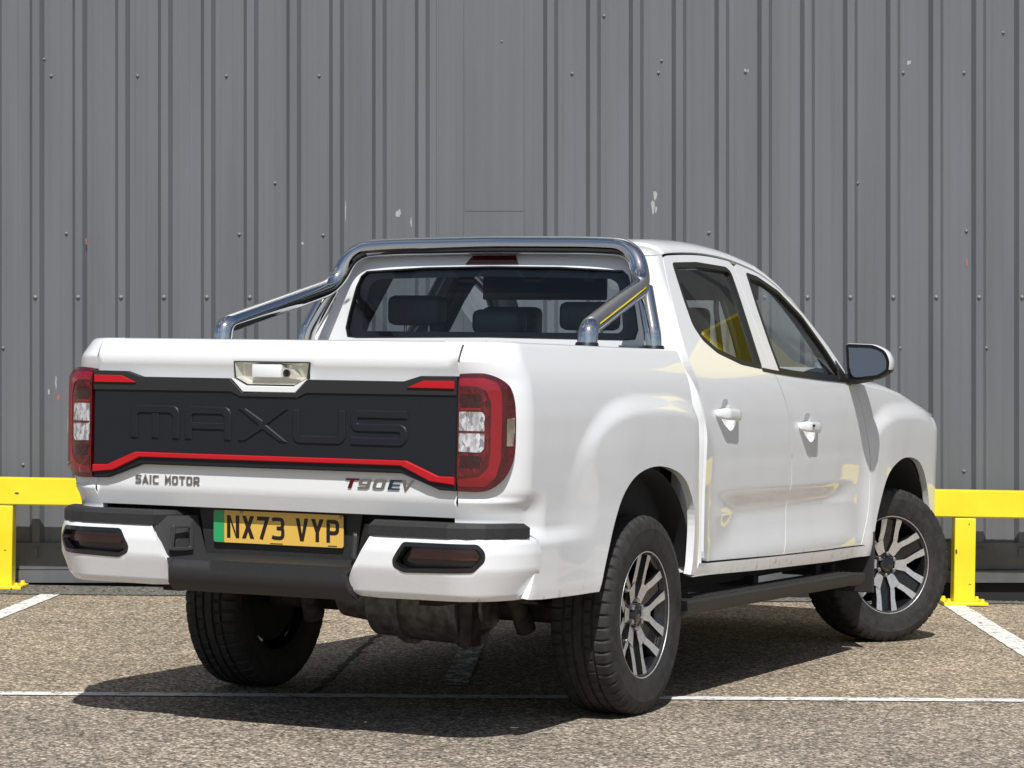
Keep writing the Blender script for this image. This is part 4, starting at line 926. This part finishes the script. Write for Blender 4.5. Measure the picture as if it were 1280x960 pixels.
# ---- roll bar
MBr = MB(); rbar = empty('roll_bar', (0, -2.7, 0), truck)
for s in (-1, 1):
    pass
main = [(-.775, .965, 1.352), (-.775, .975, 1.43), (-.690, 1.685, 1.612), (-.628, 1.735, 1.762), (-.45, 1.745, 1.773), (0, 1.745, 1.778), (.45, 1.745, 1.773), (.628, 1.735, 1.762), (.690, 1.685, 1.612), (.775, .975, 1.43), (.775, .965, 1.352)]
pth = fillet(main, [0, .09, .12, .12, .1, .1, .1, .12, .12, .09, 0], 10)
MB().tube(pth, .037, 28).build('hoop', 'chrome', rbar, True, 50)
for s in (-1, 1):
    leg = [(s*.772, 1.600, 1.352), (s*.768, 1.603, 1.42), (s*.70, 1.675, 1.60)]
    MB().tube(fillet(leg, .03, 6), .034, 24).build('leg', 'chrome', rbar, True, 50)
    for (fx, fy) in ((s*.775, .965), (s*.772, 1.600)):
        mtx = Matrix.Translation((fx, fy, 1.352)) @ Matrix.Rotation(R_(-90), 4, 'Y')
        MB().lathe([(.004, .046), (.022, .0415), (.026, .040), (.026, .035)], 28, 0, mtx).build('foot', 'seal', rbar, True, 40)
    # mounting plate wedge between foot and cab
    mb = MB(); mb.box((s*.70-.03, 1.50, 1.366), (s*.70+.05, 1.70, 1.376)); mb.build('mount_plate', 'steel', rbar)

# ---- door mirrors
for s in (-1, 1):
    mr = empty('door_mirror', (0, -2.7, 0), truck)
    shape = round_poly([(.888, 1.424), (1.02, 1.420), (1.075, 1.395), (1.097, 1.35), (1.092, 1.30), (1.04, 1.268), (.935, 1.256), (.905, 1.275), (.895, 1.32)], .02)
    ring0 = [(s*a, 3.585, b) for a, b in shape]; cxm, czm = .99, 1.34
    rings = []
    for yy, k in ((3.585, 1.0), (3.60, 1.04), (3.63, 1.04), (3.68, .96), (3.73, .78), (3.755, .5), (3.762, .1)):
        rings.append([(s*(cxm+(a-cxm)*k), yy, czm+(b-czm)*k) for a, b in shape])
    n = len(shape); vs = [v for r in rings for v in r]; fs = []; mi = []
    for i in range(len(rings)-1):
        for k in range(n): k2 = (k+1) % n; fs.append((i*n+k, i*n+k2, (i+1)*n+k2, (i+1)*n+k)); zc = (rings[i][k][2]+rings[i+1][k][2])/2; mi.append(0 if zc > 1.315 else 1)
    o = from_py('mirror_shell', vs, fs, ['paint', 'black'], mr, True, mi); fix_out(o.data); o.data.set_sharp_from_angle(angle=R_(60))
    rim = prism('mirror_rim', [(s*a, b) for a, b in shape], rearM(3.584), .02, 'gloss', mr, bev=.003, holes=[[(s*a, b) for a, b in inset(shape, .015)]])
    gm_ = Matrix.Translation((s*.99, 3.590, 1.34)) @ Matrix.Rotation(R_(s*10), 4, 'Z') @ Matrix.Rotation(R_(-5), 4, 'X') @ Matrix.Translation((-s*.99, 0, -1.34)) @ YZ
    prism('mirror_glass', [(s*a, b) for a, b in inset(shape, .015)], gm_, .003, 'mirror', mr, bev=.001)
    mb = MB(); mb.tube([(s*.86, 3.60, 1.262), (s*.92, 3.63, 1.268), (s*.99, 3.66, 1.29)], [.022, .028, .035], 14); mb.build('mirror_arm', 'seal', mr, True)

# ---- running boards, flaps, wheel wells, underbody
for s in (-1, 1):
    P0 = [(.80, .400), (.935, .405), (.945, .396), (.940, .368), (.92, .345), (.80, .345)]
    vs = []; fs = []; st = [1.59, 1.62, 2.5, 3.62, 3.78, 3.84]; zf = [(.003, .96), (.0, 1), (0, 1), (0, 1), (.008, .9), (.018, .4)]
    for y, (dz, k) in zip(st, zf):
        for a, b in P0: vs.append((s*(.80+(a-.80)*(.55+.45*k)), y+(.12 if a < .85 and y < 2 else 0), b-.018*(y-1.6)/2.2-dz))
    n = 6
    for i in range(len(st)-1):
        for k in range(n): k2 = (k+1) % n; fs.append((i*n+k, i*n+k2, (i+1)*n+k2, (i+1)*n+k))
    fs += [tuple(range(n)), tuple(range((len(st)-1)*n, len(st)*n))]
    o = from_py('running_board', vs, fs, 'black', truck); fix_out(o.data); T_(o); o.data.polygons.foreach_set('use_smooth', [False]*len(o.data.polygons))
    mb = MB()
    for k in range(5): mb.box((s*(.82+.025*k)-.006, 1.76, .4010+.0005*k), (s*(.82+.025*k)+.006, 3.60, .4060+.0005*k))
    for v in mb.v: v.z -= .018*(v.y-1.6)/2.2
    mb.build('tread_strip', 'tread', o)
    for yy in (1.8, 2.6, 3.4):
        mb = MB(); mb.box((s*.76-.08, yy-.03, .385), (s*.76+.08, yy+.03, .43)); mb.build('bracket', 'dark', o)
    mb = MB(); mb.box((s*.84-.10, 3.93, .275), (s*.84+.09, 3.945, .56), bev=.005); T_(mb.build('mud_flap', 'black', truck))
    # arch liners: half drums
    for yc, rr, nm in ((1.265, .475, 'wheel_arch_liner'), (4.42, .47, 'wheel_arch_liner')):
        vs = []; fs = []; n = 28
        for k in range(n+1):
            a = R_(14+150*k/n); y_, z_ = yc+rr*math.cos(a)*1.0, .40+rr*math.sin(a)*1.06
            yy2, zz2 = yc+(rr+.012)*math.cos(a), .40+(rr+.012)*math.sin(a)*1.06
            vs += [(s*.895, yy2, zz2), (s*.86, y_, z_), (s*.50, y_, z_)]
            if k: b = 3*k; fs += [(b-3, b, b+1, b-2), (b-2, b+1, b+2, b-1)]
        vs.append((s*.50, yc, .62)); c_ = len(vs)-1
        for k in range(n): fs.append((3*k+2, 3*k+5, c_))
        o = from_py(nm, vs, fs, 'dark', truck, True); T_(o)
mb = MB()
for s in (-1, 1): mb.box((s*.52-.04, .25, .46), (s*.52+.04, 5.1, .60))
mb.box((-.74, .20, .57), (.74, 5.0, .66)); mb.box((-.72, 1.80, .44), (.72, 3.85, .50)); mb.box((-.60, .30, .50), (.60, .75, .58)); mb.box((-.52, .24, .48), (.52, .34, .60)); mb.box((-.50, 1.75, .36), (.50, 3.7, .58)); mb.box((-.80, 1.72, .42), (-.5, 3.85, .52)); mb.box((.5, 1.72, .42), (.80, 3.85, .52))  # cross members, plus wide plates added to block light under the truck
T_(mb.build('chassis', 'dark', truck))
ax = empty('rear_axle', (0, -2.7, 0), truck)
MB().tube([(-.70, 1.275, .37), (.70, 1.275, .37)], .05, 18).build('axle_tube', 'underbody', ax, True, 40)
def drum(name, x0, x1, prof_, cy, cz, m_='underbody'):
    mb = MB(); mtx = Matrix.Translation((0, cy, cz)); mb.lathe(prof_, 36, 0, mtx); return mb.build(name, m_, ax, True, 35)
M['motor'] = add_noise(mat('motor_alloy', (.2, .19, .18), .55, .4), 25, (.13, .12, .11), (.27, .25, .24))
drum('motor_housing', 0, 0, [(-.16, .0001), (-.16, .125), (-.15, .14), (-.03, .145), (-.03, .165), (.0, .168), (.0, .150), (.22, .158), (.22, .175), (.25, .175), (.25, .14), (.32, .09), (.32, .0001)], 1.15, .39, 'motor')
drum('gearbox', 0, 0, [(-.34, .0001), (-.34, .07), (-.32, .10), (-.20, .115), (-.16, .12), (-.16, .0001)], 1.18, .41, 'motor')
for s in (-1, 1):
    mb = MB()
    for k in range(4): mb.box((s*.56-.032, .70+.09*k, .455-.013*k-.0), (s*.56+.032, 1.85-.09*k, .464-.013*k))
    mb.build('leaf_spring', 'underbody', ax)
    mb = MB(); mb.tube([(s*.46, 1.16, .30), (s*.42, .95, .66)], .03, 14); mb.tube([(s*.46, 1.16, .30), (s*.445, 1.08, .44)], .038, 14); mb.build('shock_absorber', 'underbody', ax, True, 40)
mb = MB(); mb.box((.26, 1.0, .24), (.31, 1.08, .52)); mb.box((-.38, .93, .42), (-.20, 1.0, .52)); mb.tube([(-.3, 1.0, .46), (-.1, .98, .52), (.2, 1.0, .53)], .02, 10); mb.build('motor_bracket', 'underbody', ax)

# ---- interior
cabin = empty('cabin', (0, -2.7, 0), truck)
mb = MB(); mb.box((-.80, 1.78, .62), (.80, 3.85, .66)); mb.box((-.80, 1.77, .62), (.80, 1.79, 1.36)); mb.box((-.78, 1.80, 1.30), (.78, 1.92, 1.33)); mb.build('cabin_floor', 'inner', cabin)
def headrest(cx, cy, cz, w_=.25, h_=.13, d_=.11):
    r = []
    mb = MB(); mb.box((cx-w_/2, cy-d_/2, cz-h_/2), (cx+w_/2, cy+d_/2, cz+h_/2), bev=.028)
    o = mb.build('headrest', 'seat', cabin, True, 60)
    mb = MB()
    for q in (-1, 1): mb.tube([(cx+q*.055, cy, cz-h_/2-.09), (cx+q*.055, cy, cz-h_/2+.02)], .006, 8)
    mb.build('headrest_post', 'steel', cabin, True, 40)
def seatback(x0, x1, y0, z0, z1, nm='seat_back', lean=.12):
    vs = [(x0, y0+lean, z0), (x1, y0+lean, z0), (x1, y0+lean+.14, z0), (x0, y0+lean+.14, z0), (x0+.02, y0, z1), (x1-.02, y0, z1), (x1-.02, y0+.10, z1), (x0+.02, y0+.10, z1)]
    bm = bmesh.new(); V = [bm.verts.new(v) for v in vs]
    for f in [(0, 3, 2, 1), (4, 5, 6, 7), (0, 1, 5, 4), (1, 2, 6, 5), (2, 3, 7, 6), (3, 0, 4, 7)]: bm.faces.new([V[i] for i in f])
    bmesh.ops.bevel(bm, geom=list(bm.edges), offset=.03, segments=3, affect='EDGES'); me = bpy.data.meshes.new(nm); bm.to_mesh(me); bm.free(); link(nm, me, 'seat', cabin)
seatback(-.66, .66, 1.92, .95, 1.395)
headrest(-.462, 1.99, 1.520, .245, .125); headrest(-.078, 1.99, 1.475, .22, .10); headrest(.33, 1.99, 1.500, .245, .115)
for cx in (-.40, .40):
    seatback(cx-.25, cx+.25, 2.72, .80, 1.36, 'front_seat_back', -.02); headrest(cx, 2.78, 1.475, .27, .17)
    mb = MB(); mb.box((cx-.25, 2.80, .70), (cx+.25, 3.30, .86), bev=.04); mb.build('front_seat_base', 'seat', cabin, True, 60)
mb = MB(); mb.box((-.74, 3.55, .80), (.74, 3.80, 1.215), bev=.05); mb.box((-.70, 3.62, 1.10), (.70, 3.95, 1.235), bev=.04); mb.build('dashboard', 'inner', cabin, True, 50)
st_ = MB(); ring_ = []
for k in range(33):
    a = 2*math.pi*k/32; ring_.append((.40+.19*math.cos(a), 3.38-.19*math.sin(a)*.45, 1.16+.19*math.sin(a)*.9))
st_.tube(ring_, .014, 10, cap=False); st_.tube([(.25, 3.40, 1.14), (.40, 3.42, 1.15), (.55, 3.40, 1.14)], .018, 8); st_.tube([(.40, 3.42, 1.15), (.40, 3.6, 1.08)], .03, 8); st_.build('steering_wheel', 'gloss', cabin, True)
for q in (-.36, .36):
    mb = MB(); mb.box((q-.31, 3.02, 1.600), (q+.31, 3.04, 1.735), bev=.008); mb.build('sun_visor', 'trim_grey', cabin)
mb = MB(); mb.box((-.06, 3.28, 1.60), (.12, 3.30, 1.65), bev=.008); mb.build('interior_mirror', 'gloss', cabin)
# headlining and inner pillar trims
T_(panel('headlining', [(a*.985, b+(.03 if b < 1.9 else 0)) for a, b in dedupe(full)], lambda x_, y: (x_, y, HR(x_, y)-.035), 'trim_grey', truck, step=.06, thick=0))
for s in (-1, 1):
    P3 = [(s*.79, 2.66, 1.25), (s*.72, 2.69, 1.45), (s*.655, 2.72, 1.60), (s*.60, 2.73, 1.70)]
    mb = MB(); mb.tube(P3, [.045, .045, .045, .05], 12); mb.build('belt_pillar', 'trim_grey', cabin, True)
    mb = MB(); mb.tube([(s*.74, 1.86, 1.30), (s*.68, 1.88, 1.48), (s*.58, 1.92, 1.68)], [.06, .05, .045], 12); mb.build('rear_pillar', 'trim_grey', cabin, True)
    mb = MB(); mb.tube([(s*.60, 2.72, 1.74), (s*.64, 2.6, 1.55), (s*.66, 2.62, 1.35)], .012, 8); mb.build('seat_belt', 'dark', cabin, True)

# ---- wheels
def make_wheel(loc, rz, spin):
    wh = empty('wheel', (loc[0], loc[1]-2.7, loc[2]), truck, rz)
    Rt = .372; n = 300
    half_ = [(.096, .222), (.106, .232), (.114, .250), (.1185, .275), (.1225, .300), (.1215, .318), (.1225, .3205), (.1190, .338), (.1130, .354), (.106, .3625), (.098, .3675), (.080, .3705), (.062, .3715), (.060, .3640), (.052, .3640), (.050, .3720), (.026, .3725), (.024, .3645), (.016, .3645), (.014, .3728)]
    prof_ = half_ + [(-a, b) for a, b in reversed(half_)]
    vs = []; fs = []; m_ = len(prof_)
    for k in range(n):
        a = 2*math.pi*k/n
        for j, (x_, r) in enumerate(prof_):
            dr = 0; ax_ = abs(x_)
            if r > .353 and ax_ > .062:      # shoulder blocks
                if (k+(3 if x_ < 0 else 0)) % 6 in (0,): dr = -.0085
            elif r > .37 and .026 <= ax_ <= .05:
                if (k+2+(int(x_ > 0)*2)) % 6 == 0: dr = -.006
            if .29 < r < .325 and (k % 50) in (3, 4, 5, 9, 10, 11, 15, 16, 20, 21, 22) and k % 100 < 50: x2 = x_+math.copysign(.0012, x_)
            else: x2 = x_
            vs.append((x2, (r+dr)*math.sin(a), (r+dr)*math.cos(a)))
    for k in range(n):
        k2 = (k+1) % n
        for j in range(m_-1): fs.append((k*m_+j, k2*m_+j, k2*m_+j+1, k*m_+j+1))
    o = from_py('tyre', vs, fs, 'tyre', wh, True); fix_out(o.data); o.data.set_sharp_from_angle(angle=R_(28))
    rim = MB(); rim.lathe([(.100, .236), (.108, .240), (.1095, .236), (.104, .230), (.092, .222), (.080, .213), (-.07, .205), (-.10, .232)], 96, 0)
    rim.build('rim', 'gloss', wh, True, 40)
    lip_ = MB(); lip_.lathe([(.1098, .2365), (.1105, .2345), (.1080, .2315), (.1070, .2330)], 96, 0, closed=True); lip_.build('rim_edge', 'alloy', wh, True)
    face = MB()
    def pol(r, a): return (r*math.sin(a), r*math.cos(a))
    for g in range(6):
        A0 = R_(g*60+spin)
        # machined prongs: two per group
        for sg in (-1, 1):
            path = [(.095, sg*5.5), (.128, sg*9.5), (.165, sg*15), (.231, sg*18.5)]; wd = [.026, .027, .027, .036]
            L1 = []; L2 = []
            for i, (r, dg) in enumerate(path):
                a = A0+R_(dg); p = Vector(pol(r, a)); t = Vector(pol(1, a+(R_(sg*25) if i < 3 else 0))); nrm = Vector((t.y, -t.x)).normalized()*wd[i]/2
                L1.append(p+nrm); L2.append(p-nrm)
            xt = [.070, .078, .086, .100]
            for i in range(3):
                q = [(xt[i], *L1[i]), (xt[i+1], *L1[i+1]), (xt[i+1], *L2[i+1]), (xt[i], *L2[i])]
                b_ = [(x_-.040, y, z) for x_, y, z in q]
                face.add(q, [(0, 1, 2, 3)], 1); face.add(q+b_, [(0, 4, 5, 1), (1, 5, 6, 2), (2, 6, 7, 3), (3, 7, 4, 0)], 0)
        # solid silver heel where the prongs meet
        q = [(.0695, *pol(.060, A0-R_(20))), (.0695, *pol(.060, A0+R_(20))), (.0800, *pol(.128, A0+R_(14))), (.0795, *pol(.122, A0)), (.0800, *pol(.128, A0-R_(14)))]
        face.add(q, [(0, 1, 2, 3, 4)], 1); b_ = [(x_-.03, y, z) for x_, y, z in q]; face.add(q+b_, [(i, (i+1) % 5, 5+(i+1) % 5, 5+i) for i in range(5)], 0)
        # black bridge between neighbouring groups
        q = []
        B0 = A0+R_(30)
        for r, dg, x_ in ((.058, 14, .060), (.11, 17, .064), (.15, 16, .072), (.230, 10.5, .086)): q.append((x_, r, dg))
        L1 = [(x_, *pol(r, B0-R_(dg))) for x_, r, dg in q]; L2 = [(x_, *pol(r, B0+R_(dg))) for x_, r, dg in q]
        for i in range(3):
            t = [L1[i], L1[i+1], L2[i+1], L2[i]]; b_ = [(x_-.04, y, z) for x_, y, z in t]
            face.add(t+b_, [(0, 1, 2, 3), (0, 4, 5, 1), (2, 6, 7, 3)], 0)
    o = face.build('spokes', ['gloss', 'alloy'], wh, False, fix=False)
    hub = MB(); hub.lathe([(.03, .066), (.060, .064), (.066, .058), (.066, .040), (.078, .036), (.082, .030), (.083, .0001)], 48); hub.build('hub', 'gloss', wh, True, 35)
    for k in range(6):
        a = R_(k*60+30+spin); mb = MB(); mtx = Matrix.Translation((0, *pol(.052, a))); mb.lathe([(.060, .0105), (.080, .0105), (.083, .008), (.084, .0001)], 6, 0, mtx); mb.build('lug_nut', 'steel', wh)
    mb = MB(); mb.lathe([(.012, .06), (.012, .155), (-.012, .155), (-.012, .06)], 48); mb.build('brake_disc', 'steel', wh, True, 40)
    mb = MB(); mb.lathe([(.0, .0001), (-.03, .16), (-.06, .19), (-.07, .0001)], 32); mb.build('brake_drum', 'dark', wh, True, 40)
    return wh
def dup_tree(o, **kw):
    c = o.copy(); C.objects.link(c)
    for ch in o.children:
        k = ch.copy(); C.objects.link(k); k.parent = c
    return c
w1 = make_wheel((.783, 1.275, .372), 0, 33)
ST = R_(-33)
w2 = dup_tree(w1); w2.location = (.765, 4.49-2.7, .372); w2.rotation_euler = (0, 0, ST)
w3 = dup_tree(w1); w3.location = (-.783, 1.275-2.7, .372); w3.rotation_euler = (0, 0, math.pi)
w4 = dup_tree(w1); w4.location = (-.765, 4.49-2.7, .372); w4.rotation_euler = (0, 0, math.pi+R_(-27))
for e_ in list(bpy.data.objects):
    if e_.parent is not None and e_.parent.parent is None and e_.parent == truck and e_.name.startswith('door_mirror'): pass
